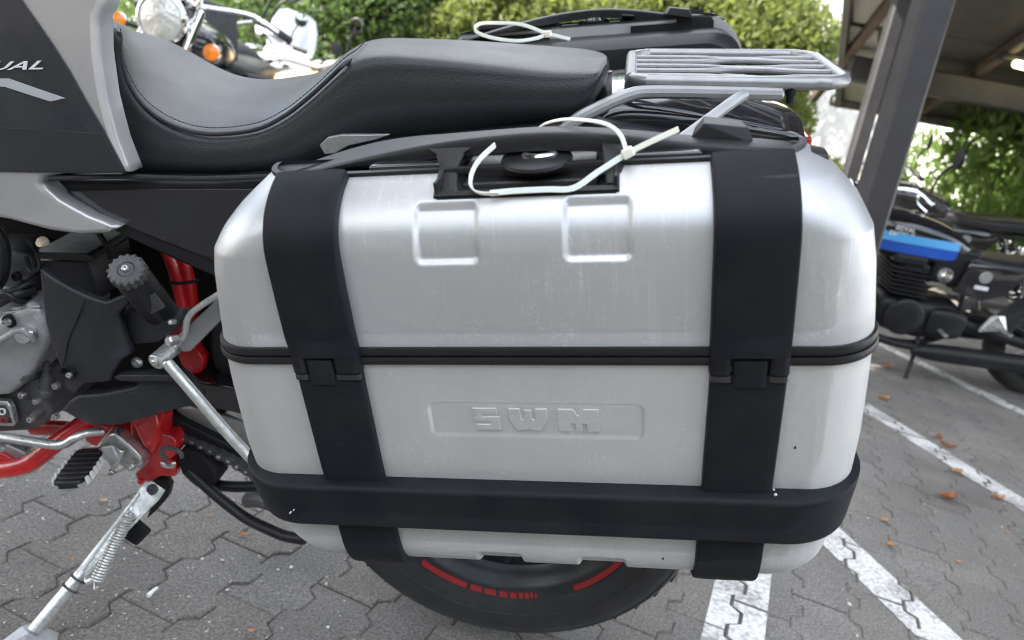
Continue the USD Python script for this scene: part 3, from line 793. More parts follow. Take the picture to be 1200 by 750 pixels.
# --- tail unit under the rack
tb2 = [B(690, 120, .447), B(715, 97, .447), B(760, 97, .447), B(840, 112, .447), B(905, 128, .447), B(932, 139, .447), B(934, 150, .447)]
wid = [.12, .115, .105, .090, .075, .062, .050]
dep = [.06, .07, .065, .055, .045, .034, .018]
rings = []
for p, w, d in zip(tb2, wid, dep):
    rings.append([p + np.array(o) for o in ((0, -w, -d * .5), (0, -w, -d * .2), (0, -w * .85, -.006), (0, -w * .4, .006), (0, w * .4, .006), (0, w * .85, -.006), (0, w, -d * .2), (0, w, -d * .5), (0, w * .7, -d), (0, -w * .7, -d))])
rr = np.array(rings)
rr = np.stack([spline(rr[:, k], 36) for k in range(10)], 1)
tu = bp_('tail_unit', loft(list(rr)), 'black_gloss', smooth=40)
e = tb2[-1]
bp_('tail_lamp', rbox((.012, .085, .018), .004, e + np.array([.004, 0, -.010])), 'red_lens', parent=tu)

# --- luggage rack
rk = []
zn, zf = B(860, 97, .347)[2], B(850, 63, .547)[2]
xa, xb = .060, .282
rz = lambda y, x=.165: zn + (zf - zn) * (y - .347) / .2 - .072 * (x - .165)
fr = []
for cx, cy, q0 in ((xb - .035, .347 + .035, -90), (xb - .035, .547 - .035, 0), (xa + .030, .547 - .030, 90), (xa + .030, .347 + .030, 180)):
    for q in np.radians(np.linspace(q0, q0 + 90, 7)):
        r = .035 if cx > .2 else .030
        fr.append((cx + r * np.cos(q), cy + r * np.sin(q), rz(cy + r * np.sin(q), cx + r * np.cos(q))))
fr = np.array(fr)
rack = bp_('luggage_rack', tube(fr, .0068, 12, n=84, closed=True), 'tube_grey')
for i, y in enumerate((.382, .415, .448, .481, .514)):
    w = .012 if i % 2 else -.012
    pts = [(x_, y_, rz(y, x_)) for x_, y_ in ((xa + .003, y), (xa + .05, y), (xa + .085, y + w * .2), (xa + .11, y + w), (xb - .075, y + w), (xb - .045, y + w * .2), (xb - .003, y))]
    bp_('rack_bar', tube(np.array(pts), .0036, 10, n=60), 'tube_grey', parent=rack)
zb = zn - .018
bp_('rack_rail', tube(P3((640, 172, .285), (672, 143, .295), (700, 127, .305), (735, 112, .318), (760, 108, .325), (830, 108.5, .335), (915, 110.5, .342)), .0068, 10, n=60), 'tube_grey', parent=rack)
bp_('rack_rail', tube(P3((650, 140, .53), (700, 93, .53), (740, 92, .525), (830, 92, .52), (900, 96, .515)), .0068, 10, n=60), 'tube_grey', parent=rack)
bp_('rack_strut', tube(P3((790, 170, .26), (828, 142, .295), (862, 117, .325), (872, 111, .335)), .0062, 10, n=40), 'tube_grey', parent=rack)
bp_('rack_strut', tube(P3((848, 122, .47), (848, 104, .47)), .005, 8), 'tube_grey', parent=rack)
bp_('rack_screw', join(lathe([(.0055, 0), (.0055, .006), (.004, .010), (.004, .016), (.0005, .017)], B(927, 102, .347), (0, 0, -1), 12)), 'black_matt', parent=rack)

# --- pannier rails
bp_('case_rail', tube(P3((618, 187, .19), (628, 174, .19), (648, 172, .19), (668, 178, .19), (690, 181, .19), (715, 181, .19), (760, 182, .19)), .0068, 10), 'tube_grey')
rail = bp_('case_rail', tube(P3((196, 425, .262), (228, 462, .252), (262, 502, .242), (300, 543, .230), (330, 575, .21)), .0072, 14), 'zinc')
bp_('case_bracket', pxplate([(203, 399), (212, 390), (262, 343), (300, 316), (300, 345), (264, 370), (223, 412), (214, 413)], .285, .010, .002), 'tube_grey')
bp_('bracket_rod', tube(P3((206, 408, .29), (216, 394, .285), (220, 374, .28), (230, 362, .278), (262, 342, .27), (285, 330, .27)), .0040, 8), 'zinc')
tc = B(182, 425, .262)
te = B(206, 404, .300)
cyl = bp_('rail_end', lathe([(.0005, .0015), (.0032, .0015), (.0036, .0006), (.0055, .0), (.0100, .0), (.0110, .0012), (.0110, .048), (.008, .05), (.0005, .05)], tc, te - tc, 24), 'zinc')
bp_('cap_screw', bolt(tc, tc - te, .0052, .003), 'steel', parent=cyl)
bp_('rail_bolt', bolt(B(162, 424, .30), (-.15, -1, .1), .0075, .006), 'zinc')
bp_('rail_nut', lathe([(.007, 0), (.007, .012), (.005, .014), (.0005, .014)], B(207, 398, .275), (-.3, -1, .4), 6), 'steel')
bp_('rail_nut', lathe([(.0035, 0), (.0035, .008), (.0025, .009), (.0005, .009)], B(205, 377, .29), (-.3, -1, .4), 6), 'zinc')

bp_('tail_bracket', pxplate([(374, 170), (384, 161), (400, 158), (432, 158), (456, 158), (440, 164), (408, 171), (392, 180), (380, 181)], .268, .006, .0015), 'tube_grey')
# --- dark body behind: air box, cover plates, guards
bp_('inner_frame_cover', pxplate([(-60, 235), (120, 262), (262, 320), (300, 345), (300, 480), (200, 500), (120, 500), (60, 480), (-60, 480)], .43, .10, .01), 'black_matt')
bp_('air_box', pxplate([(45, 304), (95, 305), (103, 307), (114, 346), (108, 356), (52, 330)], .325, .09, .006), 'black_plain')
bp_('air_box_lid', pxplate([(38, 296), (100, 298), (108, 303), (104, 307.5), (42, 303.5)], .318, .10, .003), 'black_plain')
cov = [(41, 318), (60, 329), (82, 341), (104, 351), (120, 357), (134, 352), (146, 347), (143, 362), (134, 372), (140, 392), (150, 418), (139, 425), (130, 440), (127, 449), (96, 452), (82, 466), (70, 458), (70, 442), (64, 424), (58, 404), (50, 380), (46, 350)]
bp_('side_cover', pxplate(cov, .270, .012, .004, fine=.010, bend=bow(*px([(95, 400)], .27)[0], 1.6, .6)), 'bare_dark', smooth=45)
bp_('side_cover_wing', pxplate([(141, 371), (149, 362), (170, 368), (190, 375), (210, 377), (204, 388), (186, 402), (158, 404)], .292, .04, .004), 'bare_dark')
bp_('cover_groove', tube(P3((100, 351, .2705), (90, 375, .2700), (80, 400, .270), (74, 430, .271)), .0007, 5), 'black_matt')
g1 = [(66, 486), (76, 474), (90, 466), (118, 463), (156, 455), (160, 452), (134, 447), (136, 443), (202, 443), (214, 452), (230, 472), (226, 477), (184, 487), (139, 500), (104, 503), (84, 495)]
bp_('foot_guard', pxplate(g1, .275, .020, .004, fine=.010, bend=bow(*px([(150, 475)], .28)[0], .8, 2.0)), 'bare_dark', smooth=45)
bp_('foot_guard_ridge', pxplate([(132, 443), (140, 440), (200, 440), (212, 450), (200, 447.5), (140, 447)], .271, .012, .0025), 'bare_dark')
bp_('guard_bolt_recess', lathe([(.0005, .004), (.0065, .004), (.0085, 0), (.0095, 0), (.0095, .008)], B(78, 438, .266), (0, 1, 0), 20), 'black_matt')
bp_('guard_bolt', bolt(B(82, 439, .264), (0, -1, .1), .0042, .004), 'steel')
bp_('wheel_guard', pxplate([(246, 385), (258, 372), (300, 366), (320, 380), (320, 452), (290, 448), (262, 442), (248, 432), (244, 410)], .40, .06, .01), 'bare_dark')
bp_('pale_cap', lathe([(.0005, 0), (.0055, 0), (.0065, -.001), (.0065, -.007), (.004, -.012)], B(53, 282, .30), (0, 1, 0), 16), 'cream')
# --- preload knob on the shock
ka, kb = B(147, 315, .245), B(190, 368, .315)
kd = norm(kb - ka)
L = float(np.linalg.norm(kb - ka))
kn = bp_('shock_adjuster', lathe([(.0005, .012), (.018, .010), (.020, .013), (.021, .030), (.021, L - .006), (.016, L), (.0005, L)], ka, kd, 32), 'black_plain')
q = np.linspace(0, 2 * PI, 97)[:-1]
rad = .0208 + .0011 * np.sign(np.sin(q * 16)) * np.minimum(1, np.abs(np.sin(q * 16)) * 2)
kx = norm(np.cross(kd, [0, 0, 1]))
ky = np.cross(kd, kx)
circ = lambda r, h: ka + np.outer(r * np.cos(q), kx) + np.outer(r * np.sin(q), ky) + kd * h
bp_('knob', loft([circ(rad * 0 + .0005, .001), circ(rad * 0 + .0085, .001), circ(rad * 0 + .0095, .0022), circ(rad * 0 + .0105, .0008), circ(rad - .002, 0), circ(rad, .0018), circ(rad, .014), circ(rad - .003, .016), circ(rad * 0 + .0005, .016)]), 'grey_cast', parent=kn)
bp_('knob_screw', bolt(ka + kd * .001, -kd, .0042, .004), 'steel', parent=kn)
bp_('adjuster_label', hull([B(166, 350, .262) , B(181, 344, .262), B(193, 359, .276), B(178, 367, .276)], .0012), 'grey_cast', parent=kn)
bp_('brake_hose', tube(P3((112, 268, .33), (124, 286, .33), (130, 302, .335)), .004, 8), 'black_plain')
bp_('brake_hose', tube(P3((148, 352, .32), (152, 364, .31), (160, 378, .31)), .0042, 8), 'bare_dark')
bp_('under_tray', pxplate([(140, 226), (330, 222), (330, 300), (262, 312), (206, 288), (170, 262)], .335, .25, .01), 'black_matt')
# --- red frame
frame = bp_('frame', tube(P3((182, 262, .41), (202, 312, .41), (212, 350, .41), (222, 396, .41), (232, 440, .41)), .0085, 12), 'red_paint')
bp_('frame_tube', tube(P3((208, 285, .425), (222, 335, .425), (226, 380, .425)), .010, 12), 'red_paint', parent=frame)
bp_('frame_plate', pxplate([(206, 408), (216, 404), (228, 408), (238, 422), (236, 436), (226, 440), (212, 428)], .39, .02, .003), 'red_paint', parent=frame)
bp_('frame_plate', pxplate([(194, 386), (212, 376), (216, 392), (200, 402)], .335, .02, .003), 'red_paint', parent=frame)
bp_('frame_tie', tube(P3((198, 331, .392), (212, 332, .396), (232, 329, .405)), .0025, 6), 'black_matt', parent=frame)
cast = [(151, 496), (155, 489), (184, 486), (190, 500), (190, 512), (200, 512), (206, 522), (205, 534), (198, 540), (206, 552), (204, 560), (188, 559), (176, 566), (160, 564), (157, 556), (172, 540), (160, 524), (153, 512)]
bp_('frame_casting', pxplate(cast, .345, .035, .006), 'red_paint', parent=frame)
bp_('frame_casting', pxplate([(153, 494), (162, 488), (180, 488), (186, 512), (178, 534), (164, 522)], .333, .03, .009), 'red_paint', parent=frame)
bp_('frame_casting', pxplate([(96, 506), (112, 500), (128, 502), (122, 512), (112, 524), (100, 518)], .345, .02, .004), 'red_paint', parent=frame)
bp_('frame_bush', lathe([(.0045, 0), (.0045, .006), (.003, .007), (.0005, .007)], B(167, 563, .335), (0, -1, .2), 14), 'red_paint', parent=frame)
bp_('frame_cross_tube', tube(P3((40, 500, .45), (90, 502, .45), (150, 504, .43), (180, 508, .43)), .015, 12), 'red_paint', parent=frame)
crash = bp_('lower_frame_tube', tube(P3((-60, 556, .31), (-10, 551, .31), (18, 548, .31), (38, 541, .315), (60, 524, .325), (78, 510, .34), (104, 492, .36)), .0138, 14, n=60), 'red_paint', parent=frame)
bp_('frame_gusset', pxplate([(-20, 530), (2, 532), (22, 545), (10, 550), (-20, 552)], .318, .02, .004), 'red_paint', parent=frame)
# --- engine
eng = bp_('engine', pxplate([(-80, 398), (-20, 385), (-2, 374), (12, 362), (30, 356), (44, 362), (54, 378), (57, 396), (50, 412), (40, 432), (26, 452), (8, 466), (-80, 470)], .295, .14, .014, fine=.010), 'silver_cast', smooth=50)
bp_('engine_rib', tube(P3((-20, 408, .290), (2, 398, .286), (22, 387, .284), (34, 392, .286), (40, 399, .290)), .0042, 8), 'silver_cast', parent=eng)
bp_('engine_boss', hull(P3((27, 388, .286), (38, 390, .288), (41, 397, .29), (37, 399, .29), (28, 394, .286)), .003), 'steel', parent=eng)
bp_('engine_boss', lathe([(.012, 0), (.012, .030), (.010, .034), (.0005, .036)], B(42, 385, .315), (.25, -1, .15), 20), 'silver_cast', parent=eng)
for k, (u, v) in enumerate(((14, 366), (24, 361), (34, 360))):
    bp_('engine_fin', hull(P3((u - 8, v + 1, .300), (u + 12, v - 1, .300), (u - 8, v + 1, .34), (u + 12, v - 1, .34)), .003), 'silver_cast', parent=eng)
low = bp_('engine_lower_case', pxplate([(-80, 462), (8, 463), (26, 450), (38, 441), (46, 452), (50, 470), (60, 482), (52, 498), (34, 506), (0, 508), (-80, 508)], .312, .12, .008), 'grey_cast', parent=None)
bp_('engine_lower_boss', lathe([(.008, 0), (.008, .018), (.006, .021), (.0005, .021)], B(40, 437, .318), (0, -1, .1), 18), 'grey_cast', parent=low)
for u, v, y in ((10, 377, .288), (28, 462, .306), (45, 469, .306), (68, 451, .300), (38, 490, .296), (67, 487, .300)):
    b = bp_('engine_bolt', bolt(B(u, v, y), (-.05, -1, .15), .0050, .007), 'steel', parent=eng)
bp_('engine_bolt_boss', lathe([(.009, -.001), (.009, .004), (.0095, .016), (.0005, .018)], B(10, 377, .292), (0, 1, 0), 18), 'black_matt', parent=eng)
bp_('engine_bolt_boss', lathe([(.0062, -.001), (.0062, .004), (.0065, .020), (.0005, .022)], B(40, 488, .298), (.2, 1, .2), 18), 'grey_cast', parent=low)
sw = [B(55, 424, .320), B(53, 472, .318)]
ax = norm(sw[1] - sw[0])
bp_('neutral_switch', lathe([(.0005, -.002), (.0035, 0), (.0038, .006), (.0055, .007), (.0055, .012), (.0042, .013), (.0042, .017), (.006, .018), (.006, .024), (.0075, .026), (.0085, .034), (.0085, .048), (.010, .050), (.010, .058), (.0005, .060)], sw[0], ax, 20), 'grey_cast')
bg = bp_('engine_badge', pxplate([(-60, 469), (8, 471), (13, 480), (17, 497), (16, 500), (-60, 498)], .297, .01, .002), 'steel')
bp_('badge_face', pxplate([(-60, 473), (6, 475), (10, 482), (13.5, 496), (-60, 494)], .2962, .004, .0006), 'decal', parent=bg)


def write(text, a, b, up, m, parent, bold=True, lift=.0008):
    v, f = vf(meshkit.text_mesh(text, 1.0, .1, bold=bold))
    v[:, 0] -= v[:, 0].min()
    p = a + np.outer(v[:, 0] / v[:, 0].max(), b - a) + np.outer(v[:, 1], up - a)
    p[:, 1] -= v[:, 2] * lift * 10
    return bp_('badge_lettering', (p, f[:, ::-1]), m, parent=parent, smooth=False)


write('600', B(-22, 484, .2962), B(7, 486, .2962), B(-22, 477, .2962), 'white_print', bg)
write('EURO', B(-28, 493, .2962), B(9.5, 495.5, .2962), B(-28, 487, .2962), 'red_mark', bg)
bp_('throttle_body', lathe([(.006, 0), (.017, .002), (.019, .02), (.015, .03), (.015, .05), (.0005, .052)], B(12, 322, .34), (-1, .2, -.2), 24), 'silver_cast')
bp_('throttle_screw', bolt(B(21, 323, .335), (0, -1, .1), .007, .006), 'black_plain')
bp_('intake_body', pxplate([(-60, 290), (8, 292), (34, 300), (40, 318), (30, 330), (-60, 335)], .37, .1, .01), 'grey_cast')
for pts, r in ((((-20, 262, .30), (-2, 276, .30), (4, 300, .30), (-2, 330, .31), (-25, 350, .32)), .009), (((-20, 338, .31), (10, 342, .30), (30, 334, .31), (48, 326, .33)), .0035), (((-30, 372, .31), (-4, 356, .30), (16, 346, .30), (40, 340, .32)), .007),
               (((-20, 355, .30), (5, 345, .295), (22, 352, .30), (44, 352, .33)), .005), (((32, 280, .31), (38, 288, .31), (43, 294, .32)), .003), (((30, 300, .318), (34, 312, .318), (38, 320, .31)), .0032), (((38, 320, .31), (46, 314, .314), (44, 302, .32)), .002)):
    bp_('hose', tube(P3(*pts), r, 10), 'black_plain')
lev = P3((-40, 511, .275), (-2, 512, .272), (28, 516, .270), (62, 521, .270), (76, 520, .271), (88, 513, .275), (100, 508, .285), (120, 505, .30))
gl = bp_('gear_lever', tube(lev, .0078, 14, n=60, flat=.8), 'steel')
bp_('gear_linkage', pxplate([(-60, 522), (6, 521), (22, 528), (36, 538), (20, 541), (-60, 548)], .325, .02, .004), 'silver_cast')
bp_('lever_pin', bolt(B(4, 524, .272), (0, -1, .2), .006, .006), 'steel', parent=gl)

# --- foot peg
pa, pb2 = B(109, 528, .322), B(80, 569, .245)
pl = pb2 - pa
pL = float(np.linalg.norm(pl))
pu = pl / pL
pw = norm(B(97, 569, .25) - B(62, 566, .25))
pw = norm(pw - pu * (pw @ pu))
pn = np.cross(pu, pw)
pn = pn * np.sign(pn @ np.array([0, -.3, 1.0]))
Wp = .0245
peg = bp_('foot_peg', loft([np.array([pa + pu * s + pw * (a * k) + pn * b for a, b in ((-Wp, .002), (-Wp, -.004), (-.014, -.009), (.014, -.009), (Wp, -.004), (Wp, .002))]) for s, k in ((-.006, .75), (.004, .95), (pL * .5, 1.03), (pL * .88, 1.0), (pL * 1.02, .78))]), 'silver_cast', smooth=30)
bp_('rubber_pad', loft([np.array([pa + pu * s + pw * a * k + pn * b for a, b in ((-.0225, .0015), (-.0225, .0042), (.0225, .0042), (.0225, .0015))]) for s, k in ((0, .85), (.008, 1), (pL * .9, 1), (pL * .99, .86))]), 'black_matt', parent=peg)
for k in range(7):
    s0 = pL * (.03 + .137 * k)
    row = []
    for s, h in ((0, .001), (.0008, .0055), (.0035, .0072), (.0085, .0072), (.0115, .0055), (.0122, .001)):
        row.append([pa + pu * (s0 + s + .0028 * (1 - (w / .0215) ** 2) * (1 if k else .4)) + pw * w * (1.0 if 0 < k < 6 else .86) + pn * (h - .0015 * (w / .0215) ** 2) for w in np.linspace(-.0215, .0215, 9)])
    row = [np.vstack([r, np.array(r)[::-1] - pn * .004]) for r in row]
    bp_('rubber_rib', loft(row), 'black_plain', parent=peg, smooth=50)
for sgn in (-1, 1):
    for k in range(7):
        c = pa + pu * pL * (.07 + .135 * k) + pw * sgn * (Wp + .0005) * (1.0 if 0 < k < 6 else .93)
        bp_('peg_tooth', hull([c + pu * a + pw * b * sgn + pn * h for a, b, h in ((-.0042, -.002, -.004), (.0042, -.002, -.004), (-.0042, .002, -.004), (.0042, .002, -.004), (-.0022, -.0015, .0062), (.0022, -.0015, .0062), (-.0022, .0015, .0076), (.0022, .0015, .0076))]), 'bright_metal', parent=peg, smooth=False)
br = bp_('peg_bracket', pxplate([(113, 528), (118, 518), (127, 509.5), (133, 509), (139, 513), (150, 523), (163, 536), (167, 544), (163, 550), (150, 550), (140, 546), (134, 538), (142, 531), (134, 524), (127, 521), (120, 530)], .318, .022, .005), 'steel')
bp_('peg_hinge', hull(P3((122, 526, .312), (132, 524, .312), (128, 534, .306), (138, 536, .306), (134, 546, .32)), .0045), 'silver_cast', parent=br)
bp_('peg_pin', tube(P3((143, 528, .308), (140, 537, .306), (132, 547, .306)), .0036, 10), 'steel', parent=br)
bp_('peg_nut', bolt(B(155, 545, .312), (-.1, -1, .2), .0078, .007), 'steel', parent=br)
bp_('peg_nut', bolt(B(131, 552, .315), (.2, -1, -.3), .0055, .005), 'steel', parent=br)
# --- side stand
foot = G(24, 757)
fb = np.array([(foot - BO) @ EX, (foot - BO) @ EY, (foot - BO) @ EZ])
p0 = B(181, 572, .345)
p1 = fb + np.array([.022, .012, .020])
dl = p1 - p0
LL = float(np.linalg.norm(dl))
du = dl / LL
dw = norm(np.cross(du, [0, 1, 0]))
dn = np.cross(dw, du)
if dn[1] > 0:
    dn, dw = -dn, -dw
sec = lambda s, a, b, w, h: np.array([p0 + du * s + dw * (a + w * i) + dn * (b + h * j) for i, j in ((-.5, -.35), (-.35, -.5), (.35, -.5), (.5, -.35), (.5, .35), (.35, .5), (-.35, .5), (-.5, .35))])
sd = bp_('side_stand', loft([sec(-.006, 0, -.008, .030, .010), sec(.012, 0, -.008, .034, .012), sec(.03, 0, -.006, .030, .012), sec(.06, .0, -.004, .026, .016), sec(LL * .45, 0, -.002, .022, .018), sec(LL * .60, 0, 0, .019, .018), sec(LL * .63, 0, 0, .017, .017)]), 'zinc', smooth=30)
for sgn in (-1, 1):
    bp_('stand_flange', loft([sec(s, sgn * w, .007, .0042, .015) for s, w in ((.018, .013), (.05, .0115), (LL * .4, .0075), (LL * .60, .0025))]), 'zinc', parent=sd, smooth=30)
rs = []
for s, r in ((LL * .60, .0095), (LL * .66, .0105), (LL * .9, .0105), (LL * 1.0, .0105)):
    rs.append(np.array([p0 + du * s + r * (np.cos(t) * dw + np.sin(t) * dn) for t in np.linspace(0, 2 * PI, 21)[:-1]]))
bp_('stand_leg', loft(rs), 'steel', parent=sd, smooth=50)
bp_('stand_clip', tube(np.array([p0 + du * (LL * .655) + .0125 * (np.cos(t) * dw + np.sin(t) * dn) for t in np.linspace(0, 2 * PI, 25)[:-1]]), .0016, 6, closed=True), 'grey_cast', parent=sd)
bp_('stand_clip', tube(np.array([p0 + du * (LL * .72) + .0125 * (np.cos(t) * dw + np.sin(t) * dn) for t in np.linspace(0, 2 * PI, 25)[:-1]]), .0016, 6, closed=True), 'grey_cast', parent=sd)
sA, sB = B(152, 602, .285), B(113, 681, .215)
hx_ = norm(sB - sA)
ha = norm(np.cross(hx_, [0, 0, 1]))
hb = np.cross(hx_, ha)
hl = float(np.linalg.norm(sB - sA))
t = np.linspace(0, 1, 24 * 16)
hel = sA + np.outer(t * hl, hx_) + .0078 * (np.outer(np.cos(t * 24 * 2 * PI), ha) + np.outer(np.sin(t * 24 * 2 * PI), hb))
bp_('stand_spring', tube(hel, .0019, 6, smooth=False), 'zinc', parent=sd)
bp_('spring_hook', tube(np.array([sA - hx_ * .022, sA - hx_ * .012 + ha * .003, sA - hx_ * .004 + ha * .0025, sA + hx_ * .003 + ha * .006]), .0018, 7), 'zinc', parent=sd)
bp_('spring_hook', tube(np.array([sB - hx_ * .002 + ha * .006, sB + hx_ * .005, sB + hx_ * .010 - ha * .005, sB + hx_ * .005 - ha * .009]), .0018, 7), 'zinc', parent=sd)
sc_ = B(100, 683, .212)
bp_('spring_post', lathe([(.0065, 0), (.0075, .003), (.0075, .018), (.0005, .02)], sc_, B(118, 676, .225) - sc_, 16), 'steel', parent=sd)
bp_('stand_bolt', lathe([(.0075, .0), (.0085, .003), (.0085, .008), (.006, .009), (.0005, .007)], p0 + dn * .0, -EY * 0 + np.array([-.1, -1, .25]), 20), 'grey_cast', parent=sd)
bp_('stand_pivot_plate', pxplate([(170, 580), (172, 566), (182, 560), (194, 562), (199, 570), (196, 584), (182, 600), (172, 608), (176, 592)], .362, .014, .003), 'black_plain', parent=sd)
bp_('stand_stop', hull(P3((148, 626, .29), (160, 612, .30), (172, 622, .30), (160, 634, .29)), .006), 'black_matt', parent=sd)
# the foot plate lies flat on the ground: built along the world's axes and carried over into the bike's frame
wf = [(-.030, -.050, .004), (.016, -.058, .004), (.044, .006, .004), (.034, .030, .004), (-.012, .026, .004), (-.004, .010, .022), (.014, -.002, .024), (.026, .014, .022), (.004, .022, .022), (.002, -.02, .012)]
wv = np.array([foot + np.array(p) for p in wf])
wl = np.stack([(wv - BO) @ a for a in (EX, EY, EZ)], 1)
bp_('stand_foot', hull(wl, .003), 'silver_cast', parent=sd, smooth=False)
# --- swing arm, chain, centre stand tubes
bp_('swing_arm', pxplate([(192, 484), (206, 478), (222, 478), (262, 488), (300, 498), (330, 506), (330, 545), (300, 536), (262, 517), (222, 497)], .385, .05, .008), 'silver_cast')
bp_('swing_arm', pxplate([(262, 484), (268, 481), (300, 490), (330, 497), (330, 506), (300, 500)], .372, .06, .004), 'steel')
bp_('chain_guard', pxplate([(184, 488), (196, 484), (214, 495), (262, 519), (305, 541), (330, 552), (330, 562), (296, 548), (252, 530), (214, 522), (196, 508)], .372, .05, .004), 'black_plain')
bp_('chain_guard', pxplate([(216, 445), (262, 452), (310, 462), (330, 470), (330, 496), (300, 490), (262, 482), (224, 474)], .372, .05, .005), 'black_gloss')
ch = spline(P3((206, 506, .376), (232, 518, .372), (262, 533, .368), (292, 551, .364), (322, 572, .360)), 400)
cd = np.r_[0, np.cumsum(np.linalg.norm(np.diff(ch, axis=0), axis=1))]
pitch_ = .0159
for k in range(int(cd[-1] / pitch_) - 1):
    a = np.array([np.interp(pitch_ * k, cd, ch[:, j]) for j in range(3)])
    b = np.array([np.interp(pitch_ * (k + 1), cd, ch[:, j]) for j in range(3)])
    off = np.array([0, -.009 if k % 2 else -.0065, 0])
    dd = norm(b - a)
    nn = np.array([-dd[2], 0, dd[0]])
    ol = [a + .0072 * (np.cos(t) * dd + np.sin(t) * nn) for t in np.linspace(PI / 2, 1.5 * PI, 8)] + [(a + b) / 2 - nn * .0052] + [b + .0072 * (np.cos(t) * dd + np.sin(t) * nn) for t in np.linspace(-PI / 2, PI / 2, 8)] + [(a + b) / 2 + nn * .0052]
    ol = np.array(ol)
    lk_ = bp_('chain_link', plate(ol[:, [0, 2]], a[1] + off[1], .016, .0007), 'grey_cast', smooth=30)
    bp_('link_pin', lathe([(.0034, 0), (.0030, -.0012), (.0005, -.0014)], a + off, (0, 1, 0), 10), 'steel', parent=lk_)
bp_('sprocket_guard', pxplate([(206, 534), (214, 528), (232, 532), (240, 540), (252, 552), (254, 566), (247, 571), (234, 567), (230, 572), (222, 566), (212, 556)], .350, .04, .006), 'black_matt')
bp_('centre_stand_tube', tube(P3((222, 552, .355), (246, 574, .345), (270, 594, .335), (290, 608, .325), (312, 619, .31), (334, 628, .30), (356, 632, .29)), .0085, 12, n=60), 'black_plain')
bp_('centre_stand_tube', tube(P3((240, 566, .37), (270, 570, .37), (310, 570, .37), (350, 572, .37)), .009, 12), 'black_plain')
bp_('stand_lug', tube(P3((290, 586, .335), (306, 586, .33), (325, 592, .33)), .012, 10), 'grey_cast')
bp_('return_spring', tube(np.array([B(204, 530, .33) + np.array([.016 * np.cos(t), -.006, .013 * np.sin(t)]) for t in np.linspace(-.3, 1.3 * PI, 22)]), .0035, 8), 'grey_cast')
bp_('return_spring_eye', tube(np.array([B(199, 541, .325) + np.array([.009 * np.cos(t), -.004, .006 * np.sin(t)]) for t in np.linspace(PI * .9, 2.1 * PI, 16)]), .0035, 8), 'steel')
# --- rear wheel
RO = .3085
tyre_prof = [(.214, -.050), (.221, -.056), (.248, -.066), (.272, -.068), (.287, -.064), (.295, -.055), (.3005, -.044), (.3060, -.024), (RO, 0)]
tyre_prof = tyre_prof + [(r, -h) for r, h in tyre_prof[-2::-1]]
q = np.linspace(0, 2 * PI, 161)[:-1]
wring = lambda r, h: np.column_stack([WC[0] + r * np.cos(q), np.full(len(q), WC[1] + h), WC[2] + r * np.sin(q)])
tp_ = spline(np.array(tyre_prof), 60)
whl = bp_('rear_wheel', loft([wring(r, h) for r, h in [(.178, -.02), (.187, -.030), (.195, -.034), (.1995, -.043), (.209, -.050), (.2165, -.055), (.2185, -.0535), (.219, -.048), (.219, .048), (.2165, .055), (.1995, .043), (.187, .030), (.178, .02), (.178, -.02)]], caps=False), 'rim', smooth=40)
bp_('tyre', loft([wring(r, h) for r, h in tp_], caps=False), 'rubber', parent=whl, smooth=50)
bp_('tyre_rib', join(*[loft([wring(r, h - .0006) for r, h in ((a, -.0645 if a < .3 else -.0615), (a + .0012, -.0662 if a < .3 else -.0625), (a + .0024, -.0645 if a < .3 else -.060))], caps=False) for a in (.243, .2832)]), 'rubber', parent=whl)
# tread blocks' grooves across the shoulder
gr = []
for k in range(44):
    a = 2 * PI * k / 44
    pts = np.array([[WC[0] + r * np.cos(a + s), WC[1] + h, WC[2] + r * np.sin(a + s)] for r, h, s in ((.2972, -.0545, 0), (.3043, -.036, .02), (.3080, -.014, .05))])
    gr.append(tube(pts, .0022, 5, n=8))
bp_('tread_groove', join(*gr), 'black_matt', parent=whl, kind='stuff')
bp_('rim_web', lathe([(.045, .012), (.10, .004), (.184, -.012), (.184, .006), (.10, .022), (.045, .03)], WC, (0, 1, 0), 48), 'rim', parent=whl)
bp_('wheel_hub', lathe([(.0005, -.06), (.03, -.06), (.05, -.045), (.05, .045), (.03, .06), (.0005, .06)], WC, (0, 1, 0), 28), 'rim', parent=whl)
for k in range(10):
    a = 2 * PI * k / 10 + .2
    bp_('spoke', tube(np.array([WC + np.array([.045 * np.cos(a + .3), -.02, .045 * np.sin(a + .3)]), WC + np.array([.182 * np.cos(a), -.01, .182 * np.sin(a)])]), .007, 8), 'rim', parent=whl)


def arc(u0, v0, u1, v1, r0=.2085, r1=.2155):
    A, C = B(u0, v0, WC[1] - .053), B(u1, v1, WC[1] - .053)
    t0, t1 = math.atan2(A[2] - WC[2], A[0] - WC[0]), math.atan2(C[2] - WC[2], C[0] - WC[0])
    t = np.linspace(t0, t1, 14)
    slant = .006 if t1 > t0 else -.006
    row = lambda r, h, s: np.column_stack([WC[0] + r * np.cos(t + s), np.full(14, WC[1] + h), WC[2] + r * np.sin(t + s)])
    a, b, c, d = row(r0, -.0515, 0), row(r1, -.0562, slant), row(r1, -.0535, slant), row(r0, -.0485, 0)
    return loft([np.array([a[k], b[k], c[k], d[k]]) for k in range(14)])


for seg in ((498, 655, 548, 682), (552, 684, 565, 688), (568, 689, 581, 691), (585, 691.5, 594, 692.5), (597, 692.6, 604, 693), (606.5, 693, 611.5, 693.2), (614, 693.2, 618, 693.2), (620, 693.2, 623, 693.1), (625, 693, 627, 692.9), (672, 689, 735, 661)):
    bp_('rim_stripe', arc(*seg), 'red_mark', parent=whl, smooth=False)

# ================================================================ the other motorcycles
def turn(mesh, R, t=(0, 0, 0)):
    v, f = vf(mesh)
    return v @ np.asarray(R).T + np.asarray(t), f


